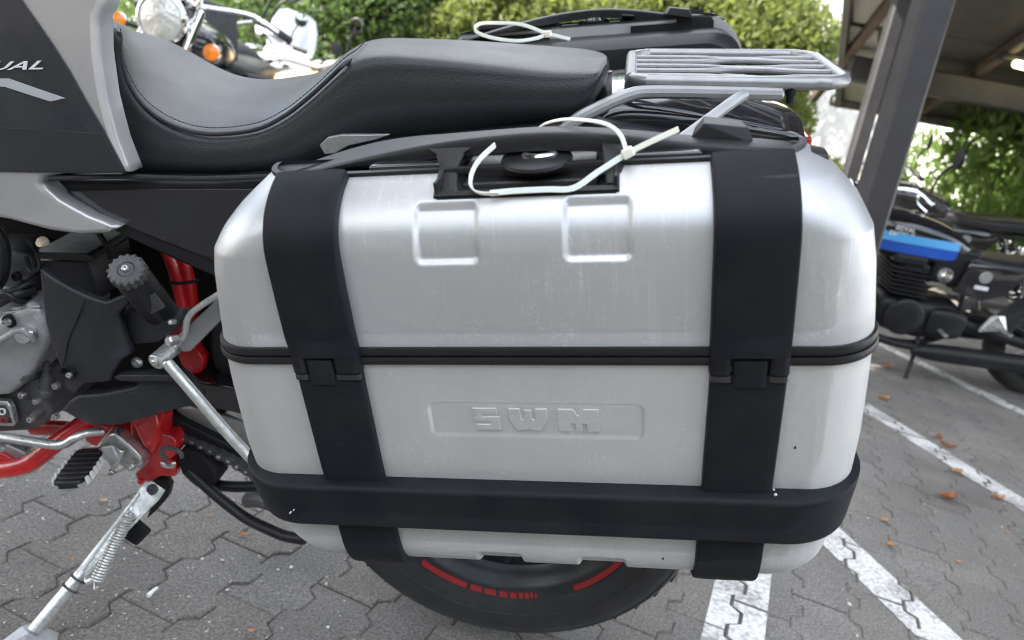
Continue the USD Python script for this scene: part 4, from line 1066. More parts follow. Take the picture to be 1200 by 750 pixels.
def wheel_parts(t, x, R, w, rim_m, spokes, tyre_m='rubber'):
    q = np.linspace(0, 2 * PI, 49)[:-1]
    rg = lambda r, h: np.column_stack([x + r * np.cos(q), np.full(48, h), R + r * np.sin(q)])
    prof = [(R - .085, -w * .42), (R - .05, -w * .5), (R - .02, -w * .42), (R - .004, -w * .2), (R, 0), (R - .004, w * .2), (R - .02, w * .42), (R - .05, w * .5), (R - .085, w * .42), (R - .085, -w * .42)]
    wp = t.part('wheel', loft([rg(r, h) for r, h in ((R - .082, -w * .40), (R - .094, -w * .38), (R - .105, -w * .15), (R - .105, w * .15), (R - .094, w * .38), (R - .082, w * .40), (R - .082, -w * .40))], caps=False), M[rim_m], smooth=50)
    t.part('tyre', loft([rg(r, h) for r, h in prof], caps=False), M[tyre_m], smooth=50, parent=wp)
    t.part('hub', lathe([(.0005, -.07), (.05, -.06), (.055, -.02), (.055, .02), (.05, .06), (.0005, .07)], (x, 0, R), (0, 1, 0), 20), M['grey_cast'], parent=wp)
    t.part('brake_disc', lathe([(.05, -.004), (.13, -.004), (.135, 0), (.13, .004), (.05, .004)], (x, .075, R), (0, 1, 0), 36), M['steel'], parent=wp)
    for k in range(spokes):
        a = 2 * PI * k / spokes
        t.part('spoke', tube(np.array([(x + .05 * np.cos(a + .35), .03 * (-1) ** k, R + .05 * np.sin(a + .35)), (x + (R - .10) * np.cos(a), 0, R + (R - .10) * np.sin(a))]), .0032, 5), M['steel'], parent=wp)


def coil(a, b, r, wire, turns):
    a, b = np.asarray(a, float), np.asarray(b, float)
    d = norm(b - a)
    n1 = norm(np.cross(d, [0, 1, 0.01]))
    n2 = np.cross(d, n1)
    t = np.linspace(0, 1, turns * 10)
    return tube(a + np.outer(t, b - a) + r * (np.outer(np.cos(t * turns * 2 * PI), n1) + np.outer(np.sin(t * turns * 2 * PI), n2)), wire, 6, smooth=False)


def lobe(stations, n=28, power=2.4):
    """Loft of rounded sections along x: (x, z centre, half width, half height up, half height down)."""
    q = np.linspace(0, 2 * PI, n + 1)[:-1]
    st = np.array(stations, float)
    st = spline(st, len(st) * 6)
    out = []
    for x, zc, w, hu, hd in st:
        w, hu, hd = max(w, .002), max(hu, .002), max(hd, .002)
        c, s = np.cos(q), np.sin(q)
        y = w * np.sign(c) * np.abs(c) ** (2 / power)
        z = np.where(s > 0, hu, hd) * np.sign(s) * np.abs(s) ** (2 / power)
        out.append(np.column_stack([np.full(n, x), y, zc + z]))
    return out


def motorcycle(name, label, pos, heading, lean=8, scale=1.0, body='black_gloss', stripe=None, seat_m='seat', metal='chrome', engine_m='black_plain', fairing=None, screen=False, boxes=False, group=None, bar_up=0.0, text=None, spokes=18, lamp='clear_lens', rearview=True, long_pipe=False):
    rx = -.76 if long_pipe else -.70
    h = math.radians(heading)
    f = np.array([math.cos(h), math.sin(h), 0])
    l0 = np.array([-math.sin(h), math.cos(h), 0])
    le = math.radians(lean)
    up = np.array([0, 0, 1.0]) * math.cos(le) + l0 * math.sin(le)
    left = l0 * math.cos(le) - np.array([0, 0, 1.0]) * math.sin(le)
    t = Thing(name, label, 'motorcycle', (0, 0, 0), np.stack([f, left, up]) * scale, pos, group)
    def A(n, m, mt, **k):
        if long_pipe and n in ('tank', 'tank_stripe', 'tank_lettering', 'filler_cap', 'seat'):
            v, f_ = vf(m)
            v = v.copy()
            if n == 'seat':
                v += [-.06, 0, -.075]
            else:
                v[:, 0] = (v[:, 0] - .2) * 1.16 + .185
                v[:, 2] = (v[:, 2] - .86) * 1.15 + .86 - .075
            m = (v, f_)
        return t.part(n, m, M[mt], **k)
    wheel_parts(t, .72, .325, .105, 'rim', spokes)
    wheel_parts(t, rx, .315, .135, 'rim', spokes)
    for s in (-1, 1):
        A('fork_leg', tube(np.array([(.74, s * .095, .30), (.62, s * .095, .62)]), .027, 12), 'silver_cast')
        A('fork_tube', tube(np.array([(.62, s * .095, .62), (.44, s * .095, 1.00)]), .020, 12), metal)
        sh = A('shock', tube(np.array([(-.52, s * .14, .70), (-.66, s * .14, .36)]), .018, 10), 'black_plain')
        A('shock_spring', coil((-.53, s * .14, .66), (-.64, s * .14, .42), .030, .006, 9), metal, parent=sh)
        A('shock_reservoir', tube(np.array([(-.57, s * .175, .69), (-.62, s * .175, .55)]), .020, 10), metal, parent=sh)
        A('swing_arm', tube(np.array([(-.20, s * .11, .37), (-.70, s * .12, .315)]), .024, 10, flat=1.3), 'black_plain')
        if rearview:
            mr = A('mirror_stalk', tube(np.array([(.30, s * .30, 1.07 + bar_up), (.30, s * .33, 1.17 + bar_up), (.28, s * .38, 1.24 + bar_up)]), .006, 8), 'black_plain')
            A('mirror', lathe([(.0005, -.008), (.04, -.006), (.055, .002), (.055, .010), (.050, .013), (.0005, .013)], (.275, s * .40, 1.27 + bar_up), (1, -.15 * s, 0), 24), 'black_plain', parent=mr)
            A('mirror_glass', lathe([(.0005, -.0095), (.048, -.0085), (.049, -.006)], (.275, s * .40, 1.27 + bar_up), (1, -.15 * s, 0), 24), 'mirror', parent=mr)
        for nm, x, y, z in (('front_indicator', .50, .20, .86), ('rear_indicator', -.86, .15, .74)):
            i = A(nm, lathe([(.0005, -.020), (.030, -.018), (.036, -.006), (.034, .012), (.018, .032), (.0005, .036)], (x, s * y, z), (-1 if x > 0 else 1, 0, 0), 20), metal)
            A('indicator_lens', lathe([(.034, .004), (.033, .010), (.022, .017), (.0005, .019)], (x + (.012 if x > 0 else -.012), s * y, z), (1 if x > 0 else -1, 0, 0), 20), 'orange_lens', parent=i)
            A('indicator_stem', tube(np.array([(x - (.0 if x > 0 else -.0), s * y, z), (x - (.02 if x > 0 else -.05), s * .08, z)]), .009, 8), 'black_plain', parent=i)
        A('peg', tube(np.array([(-.08, s * .12, .34), (-.08, s * .27, .34)]), .014, 10, flat=.7), 'silver_cast')
        pg = A('passenger_peg', tube(np.array([(-.40, s * .16, .40), (-.40, s * .27, .41)]), .014, 10, flat=.7), 'silver_cast')
        A('peg_plate', hull([(-.30, s * .15, .37), (-.30, s * .165, .37), (-.43, s * .15, .40), (-.43, s * .165, .40), (-.40, s * .15, .47), (-.36, s * .165, .47), (-.34, s * .15, .46)], .006), 'steel', parent=pg)
        ex = A('exhaust_pipe', tube(np.array([(.30, s * .10, .55), (.40, s * .14, .45), (.36, s * .17, .28), (.18, s * .185, .22), (-.10, s * .195, .22), (-.30, s * .205, .235)]), .022, 12, n=50), 'black_plain')
        A('muffler', tube(np.array([(-.30, s * .205, .235), (-.36, s * .21, .24), (-.80, s * .22, .275), (-.86, s * .22, .28)]), [.024, .042, .046, .043], 16), 'black_plain', parent=ex) if not long_pipe else A('muffler', tube(np.array([(.02, s * .205, .20), (-.12, s * .212, .215), (-.80, s * .235, .265), (-.95, s * .24, .28)]), [.026, .050, .056, .050], 18), 'black_plain', parent=ex)
        A('side_panel', loft([np.array([(-.10, y, .55), (-.12, y, .72), (-.33, y, .74), (-.44, y, .72), (-.36, y, .58), (-.26, y, .53)]) * np.array([1, s, 1]) for y in (.10, .135)] + [np.array([(-.13, .148, .58), (-.14, .148, .70), (-.32, .148, .715), (-.39, .148, .70), (-.33, .148, .60), (-.25, .148, .57)]) * np.array([1, s, 1])]), body, smooth=40)
        A('panel_badge', lathe([(.0005, .004), (.030, .004), (.034, 0)], (-.22, s * .148, .665), (0, s, 0), 24), 'silver_cast')
        A('panel_badge', rbox((.075, .006, .022), .003, (-.22, s * .149, .605)), 'white_print')
    A('frame', tube(np.array([(.42, 0, .93), (.36, 0, .70), (.32, 0, .42), (.24, .06, .22), (0, .09, .20), (-.2, .10, .30)]), .018, 10, n=50), 'black_plain')
    A('frame_rail', tube(np.array([(.42, 0, .95), (.1, .07, .80), (-.15, .09, .745), (-.5, .11, .73), (-.75, .09, .75)]), .016, 10, n=40), 'black_plain')
    A('frame_rail', tube(np.array([(.42, 0, .95), (.1, -.07, .80), (-.15, -.09, .745), (-.5, -.11, .73), (-.75, -.09, .75)]), .016, 10, n=40), 'black_plain')
    A('frame_post', tube(np.array([(-.13, .10, .74), (-.17, .11, .52), (-.2, .11, .30)]), .014, 8), 'black_plain')
    # engine: crankcase, leaning cylinders with cooling fins, covers
    en = A('crankcase', loft(lobe([(.26, .36, .02, .03, .03), (.24, .36, .13, .10, .09), (.05, .36, .16, .12, .12), (-.14, .36, .15, .12, .11), (-.20, .36, .10, .08, .08), (-.21, .36, .02, .03, .03)], power=3.5)), engine_m, smooth=45)
    for s in (-1, 1):
        A('engine_cover', lathe([(.105, -.02), (.105, .022), (.092, .034), (.05, .040), (.0005, .040)], (.12, s * .155, .37), (0, s, 0), 28), engine_m, parent=en)
        A('engine_cover', loft(lobe([(-.22, .37, .005, .02, .02), (-.20, .37, .03, .07, .07), (-.10, .37, .045, .085, .085), (-.02, .37, .03, .07, .07), (0.0, .37, .005, .02, .02)], power=3)) if s > 0 else lathe([(.085, -.02), (.085, .02), (.06, .03), (.0005, .03)], (-.10, -.15, .37), (0, -1, 0), 24), engine_m, parent=en) if s < 0 else A('engine_cover', turn(loft(lobe([(-.22, .37, .005, .02, .02), (-.20, .37, .03, .07, .07), (-.10, .37, .045, .085, .085), (-.02, .37, .03, .07, .07), (0.0, .37, .005, .02, .02)], power=3)), np.eye(3), (0, .15, 0)), engine_m, parent=en)
    cy = A('cylinder', rbox((.15, .24, .20), .02, (.13, 0, .57)), engine_m)
    for k in range(7):
        A('fin', rbox((.20, .30, .007), .003, (.13 + .006 * k, 0, .49 + .024 * k)), engine_m, parent=cy)
    A('rocker_cover', rbox((.18, .27, .06), .02, (.18, 0, .68)), engine_m, parent=cy)
    th = A('throttle_body', lathe([(.0005, -.01), (.034, -.006), (.040, 0), (.040, .04), (.028, .055), (.0005, .06)], (-.02, .10, .63), (0, 1, .1), 20), 'silver_cast')
    A('throttle_cap', lathe([(.0005, .066), (.022, .064), (.028, .056), (.028, .05)], (-.02, .10, .63), (0, 1, .1), 18), metal, parent=th)
    # tank
    st = [(.45, .87, .02, .02, .02), (.435, .87, .09, .06, .08), (.34, .87, .137, .095, .115), (.20, .865, .142, .105, .12), (.04, .852, .122, .085, .10), (-.06, .835, .095, .05, .065), (-.08, .83, .03, .02, .02)]
    tk = A('tank', loft(lobe(st, 44, 2.7)), body, smooth=60)
    if stripe:
        L = np.array(lobe(st, 44, 2.7))
        for col, z0, z1 in ((stripe[0], .846, .886), (stripe[1], .795, .844)):
            for s in (-1, 1):
                xs = np.linspace(.395, -.0, 24)
                rows = []
                for x in xs:
                    k = np.interp(x, L[::-1, 0, 0], np.arange(len(L))[::-1])
                    i = int(k)
                    R_ = L[i] * (1 - (k - i)) + L[min(i + 1, len(L) - 1)] * (k - i)
                    sel = R_[R_[:, 1] * s > .0]
                    o = np.argsort(sel[:, 2])
                    zz = np.linspace(z0, z1, 4)
                    yy = np.interp(zz, sel[o, 2], np.abs(sel[o, 1])) + .0018
                    rows.append(np.column_stack([np.full(4, x), s * yy, zz]))
                v, f_ = np.vstack(rows), grid_faces(24, 4)
                A('tank_stripe', (v, f_ if s > 0 else f_[:, ::-1]), col, parent=tk, smooth=60)
        if text:
            for s in (1, -1):
                for k, w in enumerate(text):
                    v, f_ = vf(meshkit.text_mesh(w, .020, .001, bold=True))
                    v = v - [v[:, 0].mean(), 0, 0]
                    A('tank_lettering', (np.column_stack([.285 - s * v[:, 0], s * (.1435 + v[:, 2]) - s * .003 * (k * .5), .900 - .028 * k + v[:, 1]]), f_), 'white_print', parent=tk, smooth=False)
    A('air_box', rbox((.24, .22, .22), .03, (-.07, 0, .68)), 'black_plain')
    A('filler_cap', lathe([(.034, -.004), (.034, .006), (.028, .010), (.0005, .010)], (.20, 0, .967), (0, 0, 1), 22), metal, parent=tk)
    # seat and tail
    A('seat', loft(lobe([(-.03, .80, .05, .02, .03), (-.05, .80, .10, .04, .05), (-.20, .795, .135, .04, .05), (-.36, .80, .14, .045, .05), (-.55, .815, .125, .05, .05), (-.72, .82, .11, .045, .045), (-.78, .82, .05, .02, .03)], 28, 3.2)), seat_m, smooth=55)
    A('rear_mudguard', loft([np.array([(-.70 + r * np.cos(a), y, .315 + r * np.sin(a)) for y, r in ((-.085, .355), (-.075, .375), (0, .385), (.075, .375), (.085, .355), (.07, .360), (0, .372), (-.07, .360))]) for a in np.linspace(.55 * PI, 1.02 * PI, 16)]), body, smooth=50)
    A('front_mudguard', loft([np.array([(.72 + r * np.cos(a), y, .325 + r * np.sin(a)) for y, r in ((-.065, .345), (-.055, .360), (0, .367), (.055, .360), (.065, .345), (.05, .35), (0, .357), (-.05, .35))]) for a in np.linspace(.15 * PI, .85 * PI, 18)]), body, smooth=50)
    A('tail_lamp', lathe([(.0005, .03), (.03, .028), (.042, .015), (.045, -.01), (.02, -.05), (.0005, -.06)], (-.86, 0, .79), (-1, 0, .1), 22), 'red_lens')
    A('number_plate_holder', rbox((.012, .18, .12), .004, (-.98, 0, .60)), 'black_plain')
    # front end
    hd = A('headlamp_shell', lathe([(.0005, -.13), (.05, -.12), (.085, -.07), (.098, .0), (.098, .02)], (.56, 0, .93), (1, 0, -.05), 32), metal if body != 'black_gloss' or metal == 'chrome' else body)
    A('headlamp_lens', lathe([(.0005, .052), (.04, .048), (.075, .036), (.090, .022)], (.56, 0, .93), (1, 0, -.05), 32), lamp, parent=hd)
    A('headlamp_rim', lathe([(.088, .022), (.092, .032), (.100, .026), (.103, .010), (.098, .0)], (.56, 0, .93), (1, 0, -.05), 32), metal, parent=hd)
    A('handlebar', tube(np.array([(.30, -.38, 1.03 + bar_up), (.34, -.26, 1.06 + bar_up), (.40, -.10, 1.03), (.42, 0, 1.02), (.40, .10, 1.03), (.34, .26, 1.06 + bar_up), (.30, .38, 1.03 + bar_up)]), .012, 10, n=60), metal)
    for s in (-1, 1):
        A('grip', tube(np.array([(.255, s * .43, 1.015 + bar_up), (.30, s * .33, 1.045 + bar_up)]), .018, 10), 'rubber')
        A('control_lever', tube(np.array([(.345, s * .28, 1.045 + bar_up), (.36, s * .36, 1.02 + bar_up), (.34, s * .43, 1.0 + bar_up)]), .006, 6), metal)
        A('instrument', lathe([(.0005, -.05), (.035, -.045), (.042, .0), (.042, .008), (.036, .010), (.0005, .006)], (.46, s * .055, 1.05), (-.6, 0, 1), 24), metal)
    A('side_stand', tube(np.array([(-.02, .12, .26), (-.0, .20, .14), (.03, .27, .005)]), .012, 8), 'black_plain')
    if fairing:
        A('fairing', loft(lobe([(.68, .95, .03, .03, .05), (.66, .95, .12, .10, .12), (.58, .97, .19, .16, .16), (.50, 1.0, .21, .16, .14), (.46, 1.0, .20, .13, .11)], 28, 2.8), caps=False), fairing, smooth=50)
    if screen:
        rows = []
        for z, w, x in ((1.10, .20, .60), (1.2, .21, .56), (1.32, .20, .50), (1.42, .16, .45), (1.45, .10, .435)):
            yy = np.linspace(-w, w, 13)
            rows.append(np.column_stack([x - 1.3 * yy ** 2, yy, np.full(13, z)]))
        R1 = [np.vstack([r, (r - [.004, 0, 0])[::-1]]) for r in rows]
        A('windscreen', loft(R1), 'screen', smooth=50)
    if boxes:
        for s in (-1, 1):
            b = A('luggage_box', rbox((.46, .20, .36), .03, (-.62, s * .30, .62)), boxes)
            A('box_lid', rbox((.47, .21, .04), .015, (-.62, s * .30, .80)), 'black_plain', parent=b)
        b = A('top_box', rbox((.36, .42, .28), .03, (-.86, 0, 1.04)), boxes)
        A('box_lid', rbox((.37, .43, .05), .02, (-.86, 0, 1.17)), 'black_plain', parent=b)
    return t


motorcycle('motorcycle', 'black motorcycle with two blue stripes along its tank beside the carport posts', (1.99, 3.78, 0), 178, lean=9, scale=.88, stripe=('blue_light', 'blue_dark'), text=('ROYAL', 'ENFIELD'), spokes=18, long_pipe=True)
motorcycle('motorcycle', 'motorcycle with round chrome headlamp and orange indicators above the seat of the silver bike', (-2.05, 4.25, 0), -87, lean=8.5, scale=1.13, body='black_gloss', metal='chrome', lamp='clear_lens', spokes=16)
motorcycle('motorcycle', 'motorcycle with tan tank and dark luggage boxes right of the round headlamp', (-1.72, 5.2, 0), 72, lean=8, scale=1.0, body='tan', metal='tube_grey', boxes='bare_dark', spokes=0)
motorcycle('motorcycle', 'white faired motorcycle with a clear windscreen in front of the trees', (-2.85, 7.7, 0), -70, lean=8, scale=1.05, body='white_paint', metal='chrome', fairing='white_paint', screen=True, spokes=0)
motorcycle('motorcycle', 'chrome laden motorcycle behind the blue striped one, seen through its handlebars', (3.05, 5.9, 0), 165, lean=8, body='black_gloss', metal='chrome', engine_m='silver_cast', spokes=0, bar_up=.05)
motorcycle('motorcycle', 'grey motorcycle with silver engine between the tan one and the windscreen', (-2.35, 6.4, 0), 112, lean=8, scale=1.0, body='silver_paint', metal='chrome', engine_m='silver_cast', spokes=0, bar_up=.08)
motorcycle('motorcycle', 'dark motorcycle with raised handlebar just behind the round headlamp one', (-2.25, 5.35, 0), -105, lean=8, scale=1.12, body='bare_dark', metal='tube_grey', engine_m='silver_cast', spokes=0, bar_up=.04)

# ================================================================ ground
asphalt = lambda name, a, b: usdkit.material(stage, '/World/Looks/' + name, {
    'g': ('geometry', {}), 'n': ('noise_texture', {'scale': 5.0, 'detail': 8.0, 'roughness': .65}), 'r': ('rgb_ramp', {'ramp': [(.30, a), (.70, b)]}),
    'v': ('voronoi_texture', {'scale': 420.0}), 'vr': ('rgb_ramp', {'ramp': [(0.0, (.30, .29, .275)), (.16, (.22, .215, .205)), (.30, (0, 0, 0))]}),
    'w': ('noise_texture', {'scale': 150.0, 'detail': 3.0}), 'wr': ('rgb_ramp', {'ramp': [(.50, (0, 0, 0)), (.62, (.8, .8, .8))]}),
    'f': ('math', {'math_type': 'multiply'}), 'mx': ('mix_color', {'b': (.33, .32, .30)}), 'sp': ('rgb_ramp', {'ramp': [(0.12, (1, 1, 1)), (.34, (0, 0, 0))]}),
    'isl': ('map_range', {'to_min': .80, 'to_max': 1.20}), 'gr': ('noise_texture', {'scale': 190.0, 'detail': 4.0, 'roughness': .85}), 'grr': ('map_range', {'from_min': .40, 'from_max': .60, 'to_min': .62, 'to_max': 1.42}), 'st': ('noise_texture', {'scale': 1.7, 'detail': 5.0, 'roughness': .6}), 'str': ('map_range', {'from_min': .35, 'from_max': .65, 'to_min': .80, 'to_max': 1.12}), 'm2': ('math', {'math_type': 'multiply'}), 'mm': ('math', {'math_type': 'multiply'}), 'ml': ('vector_math', {'math_type': 'scale'}),
    'b1': ('noise_texture', {'scale': 480.0, 'detail': 4.0, 'roughness': .7}), 'bp': ('bump', {'strength': .85, 'distance': .004}), 'p': ('principled_bsdf', {'roughness': .80})},
    [('g.position', 'n.vector'), ('n.fac', 'r.fac'), ('g.position', 'v.vector'), ('g.position', 'w.vector'), ('v.distance', 'sp.fac'), ('w.fac', 'wr.fac'), ('sp.color', 'f.value1'), ('wr.color', 'f.value2'),
     ('g.random_per_island', 'isl.value'), ('r.color', 'ml.vector1'), ('isl.result', 'mm.value1'), ('g.position', 'gr.vector'), ('gr.fac', 'grr.value'), ('grr.result', 'mm.value2'), ('mm.value', 'm2.value1'), ('g.position', 'st.vector'), ('st.fac', 'str.value'), ('str.result', 'm2.value2'), ('m2.value', 'ml.scale'), ('ml.vector', 'mx.a'), ('f.value', 'mx.fac'), ('mx.result', 'p.base_color'), ('g.position', 'b1.vector'), ('b1.fac', 'bp.height'), ('bp.normal', 'p.normal')], surface='p.BSDF')
M['paver'] = [asphalt('paver_a', (.205, .192, .174), (.275, .260, .236)), asphalt('paver_b', (.19, .180, .166), (.25, .238, .220)), asphalt('paver_c', (.21, .20, .184), (.28, .268, .248))]
M['joint'] = mat('joint', (.14, .13, .118), .95, bump=(260, .003), var=(30, .5))
M['far_ground'] = mat('far_ground', (.16, .155, .145), .9, bump=(60, .004), var=(2, .3))
M['line'] = usdkit.material(stage, '/World/Looks/line', {
    'g': ('geometry', {}), 'n': ('noise_texture', {'scale': 95.0, 'detail': 6.0, 'roughness': .7}), 'n2': ('noise_texture', {'scale': 9.0, 'detail': 4.0}), 'ad': ('math', {'math_type': 'multiply_add', 'value2': .55}),
    'r': ('rgb_ramp', {'ramp': [(.64, (.70, .70, .68)), (.76, (.56, .555, .54)), (.90, (.27, .265, .255))]}), 'bp': ('bump', {'strength': .6, 'distance': .0015}), 'p': ('principled_bsdf', {'roughness': .6})},
    [('g.position', 'n.vector'), ('g.position', 'n2.vector'), ('n2.fac', 'ad.value1'), ('n.fac', 'ad.value3'), ('ad.value', 'r.fac'), ('r.color', 'p.base_color'), ('n.fac', 'bp.height'), ('bp.normal', 'p.normal')], surface='p.BSDF')

PA = norm([.335, .942])                            # rows of stones run this way, PB across them
PB = np.array([PA[1], -PA[0]])
LEN, WID, AMP = .225, .1165, .0115


def zig(s):
    """The toothed long edge of a paving stone."""
    u = (s / (LEN / 2)) % 1.0
    return AMP * np.interp(u, [0, .18, .32, .68, .82, 1.0], [-1, -1, 1, 1, -1, -1])


def stone_outline(row, k, gap=.0012):
    s0 = k * LEN + (row % 2) * LEN / 2 + .012 * (((row * 7919) % 13) / 13 - .5)
    br = [0] + [x for m in range(2) for x in ((m + .18) * LEN / 2, (m + .32) * LEN / 2, (m + .68) * LEN / 2, (m + .82) * LEN / 2)] + [LEN]
    off = s0 - (.012 * (((row * 7919) % 13) / 13 - .5))
    s = np.array(br)
    s[0] += gap
    s[-1] -= gap
    e = zig(off + s)
    lo = np.column_stack([s0 + s, row * WID - .04 + e + gap])
    hi = np.column_stack([s0 + s, (row + 1) * WID - .04 + e - gap])[::-1]
    return np.vstack([lo, hi])


def to_world(p2, z):
    w = np.outer(p2[:, 0], PA) + np.outer(p2[:, 1], PB)
    return np.column_stack([w, np.full(len(w), z) if np.ndim(z) == 0 else z])


def pic(p):
    c = (np.asarray(p) - CAM) @ CM
    return 600 + FPX * c[0] / c[2], 375 + FPX * c[1] / c[2], c[2]


stones = []
for row in range(-30, 62):
    for k in range(-22, 60):
        o = stone_outline(row, k)
        c = to_world(o.mean(0)[None], 0)[0]
        if c[1] < .25 or c[1] > 9.5 or abs(c[0]) > 9:
            continue
        u, v, d = pic(c)
        if d < .3 or not (-160 < u < 1360 and -60 < v < 900):
            continue
        # hidden under the near case and bike body: counted as out of sight
        hid = (300 < u < 1000 and 60 < v < 640) or (u < 300 and v < 480 and v > 20)
        seen = (-25 < u < 1225 and v < 775) and not hid
        stones.append((-(1 / d ** 2) * (1.0 if seen else .02), row, k, o))
stones.sort(key=lambda s: s[0])
paving = Thing('paving', 'grey paving of interlocking toothed stones under the parked motorcycles', 'paving', (0, 0, 0), kind='structure')


def stone_mesh(o, row, k):
    r = np.random.default_rng((row + 100) * 1000 + k + 100)
    z = r.normal(0, .0007)
    tx, ty = r.normal(0, .004, 2)
    c = o.mean(0)
    g = Polygon(o)
    def lev(inset, zz):
        q = c + (o - c) * np.array([1 - 2 * inset / LEN, 1 - 2 * inset / WID])
        return to_world(q, zz + z + (q - c) @ np.array([tx, ty]))
    a, b, d = lev(.0030, 0), lev(0.0, -.0022), lev(0, -.03)
    v, f = loft([d, b, a], caps=False)
    pv, pf = tri2d(Polygon(o))
    # the earcut keeps the outline's order
    n = len(o)
    idx = np.array([int(np.argmin(((o - p) ** 2).sum(1))) for p in pv])
    top = idx[pf] + 2 * n
    e = np.cross(v[top[:, 1]] - v[top[:, 0]], v[top[:, 2]] - v[top[:, 0]])[:, 2]
    top[e < 0] = top[e < 0][:, ::-1]
    f = np.vstack([f, top])
    side = v[f[0]]
    nrm = np.cross(side[1] - side[0], side[2] - side[0])
    if nrm @ (side.mean(0) - np.append(to_world(c[None], 0)[0][:2], side.mean(0)[2])) < 0:
        f[:2 * n * 2] = f[:2 * n * 2][:, ::-1]
    return v, f


for s in stones[:300]:
    paving.part('paver', stone_mesh(s[3], s[1], s[2]), M['paver'][(s[1] * 31 + s[2] * 17) % 3], smooth=False)
paving.part('paver_field', join(*[stone_mesh(s[3], s[1], s[2]) for s in stones[300:]]), M['paver'][0], smooth=False, kind='stuff')
gx = np.array([[-400, -400, -.0032], [400, -400, -.0032], [400, 900, -.0032], [-400, 900, -.0032]], float)
gp = stage.GetPrimAtPath(single('ground', (gx, [[0, 1, 2], [0, 2, 3]]), M['joint'], 'grey sandy ground in the joints and beyond the paving', 'ground', kind='structure', smooth=False))
yard = [(-30, 9.3, .002), (30, 9.3, .002), (60, 60, .002), (-60, 60, .002)]
single('yard_ground', (np.array(yard), [[0, 1, 2], [0, 2, 3]]), M['far_ground'], 'pale ground at the foot of the trees and the white wall', 'ground', kind='structure', smooth=False)

# painted lines: laid stone by stone, so that the joints stay open
LD = norm([.235, -1.0])
LN = np.array([-LD[1], LD[0]])
LN = LN if LN[0] > 0 else -LN


def strip(c, half, t0, t1):
    a = np.asarray(c, float)
    return Polygon([a + LD * t0 - LN * half, a + LD * t1 - LN * half, a + LD * t1 + LN * half, a + LD * t0 + LN * half])


lines = [('white bay line running past the corner of the near silver case', strip((.94, 1.54), .053, -9, 1.2)), ('white bay line across the middle of the paving between the fallen leaves', strip((1.615, 2.45), .048, -8, 2.2)),
         ('white bay line under the blue striped motorcycle', strip((2.28, 3.85), .045, -6, 2.8))]
a_, b_ = np.array([[.514, 1.39], [.667, 1.481]])
short = Polygon([PA * .75 + PB * .024, PA * .75 + PB * .136, PA * 1.74 + PB * .136, PA * 1.74 + PB * .024])
lines.append(('short broad white stroke below the near silver case', short))
for lab, poly in lines:
    ms = []
    for _, row, k, o in stones:
        wpoly = Polygon(to_world(o, 0)[:, :2])
        if not wpoly.intersects(poly):
            continue
        c = o.mean(0)
        ins = c + (o - c) * np.array([1 - .0060 / LEN, 1 - .0060 / WID])
        g = Polygon(to_world(ins, 0)[:, :2]).intersection(poly)
        for h in getattr(g, 'geoms', [g]):
            if h.geom_type == 'Polygon' and h.area > 2e-5:
                r = np.random.default_rng((row + 100) * 1000 + k + 100)
                z = r.normal(0, .0007)
                tx, ty = r.normal(0, .004, 2)
                pv, pf = tri2d(h)
                loc = np.stack([pv @ PA, pv @ PB], 1)
                zz = .0016 + z + (loc - c) @ np.array([tx, ty])
                t3 = np.column_stack([pv, zz])
                e = np.cross(t3[pf[:, 1]] - t3[pf[:, 0]], t3[pf[:, 2]] - t3[pf[:, 0]])[:, 2]
                pf = np.array(pf)
                pf[e < 0] = pf[e < 0][:, ::-1]
                ms.append((t3, pf))
    single('painted_line', join(*ms), M['line'], lab, 'painted line', kind='structure', smooth=False)

# fallen leaves and litter
M['leaf_brown'] = mat('leaf_brown', (.33, .13, .05), .7, var=(60, .5), bump=(300, .001))
M['leaf_tan'] = mat('leaf_tan', (.50, .25, .11), .7, var=(60, .4), bump=(300, .001))
M['leaf_pale'] = mat('leaf_pale', (.62, .42, .30), .7, var=(60, .3))


def leaf_mesh(size, curl, asp=.55, seed=0):
    r = np.random.default_rng(seed)
    u = np.linspace(0, 1, 9)
    w = asp * size * np.sin(PI * np.clip(u * .94 + .04, 0, 1)) ** .8 * (1 + .15 * r.normal(size=9))
    rows = []
    for k in range(9):
        x = (u[k] - .5) * size
        for s in np.linspace(-1, 1, 5):
            rows.append((x, s * w[k] / 2, curl * size * (s ** 2 * .35 + (u[k] - .5) ** 2 * 1.2) + .02 * size * r.normal() + .003))
    v = np.array(rows)
    f = grid_faces(9, 5)
    vb = v - [0, 0, .0007]
    return np.vstack([v, vb]), np.vstack([f, f[:, ::-1] + len(v)])


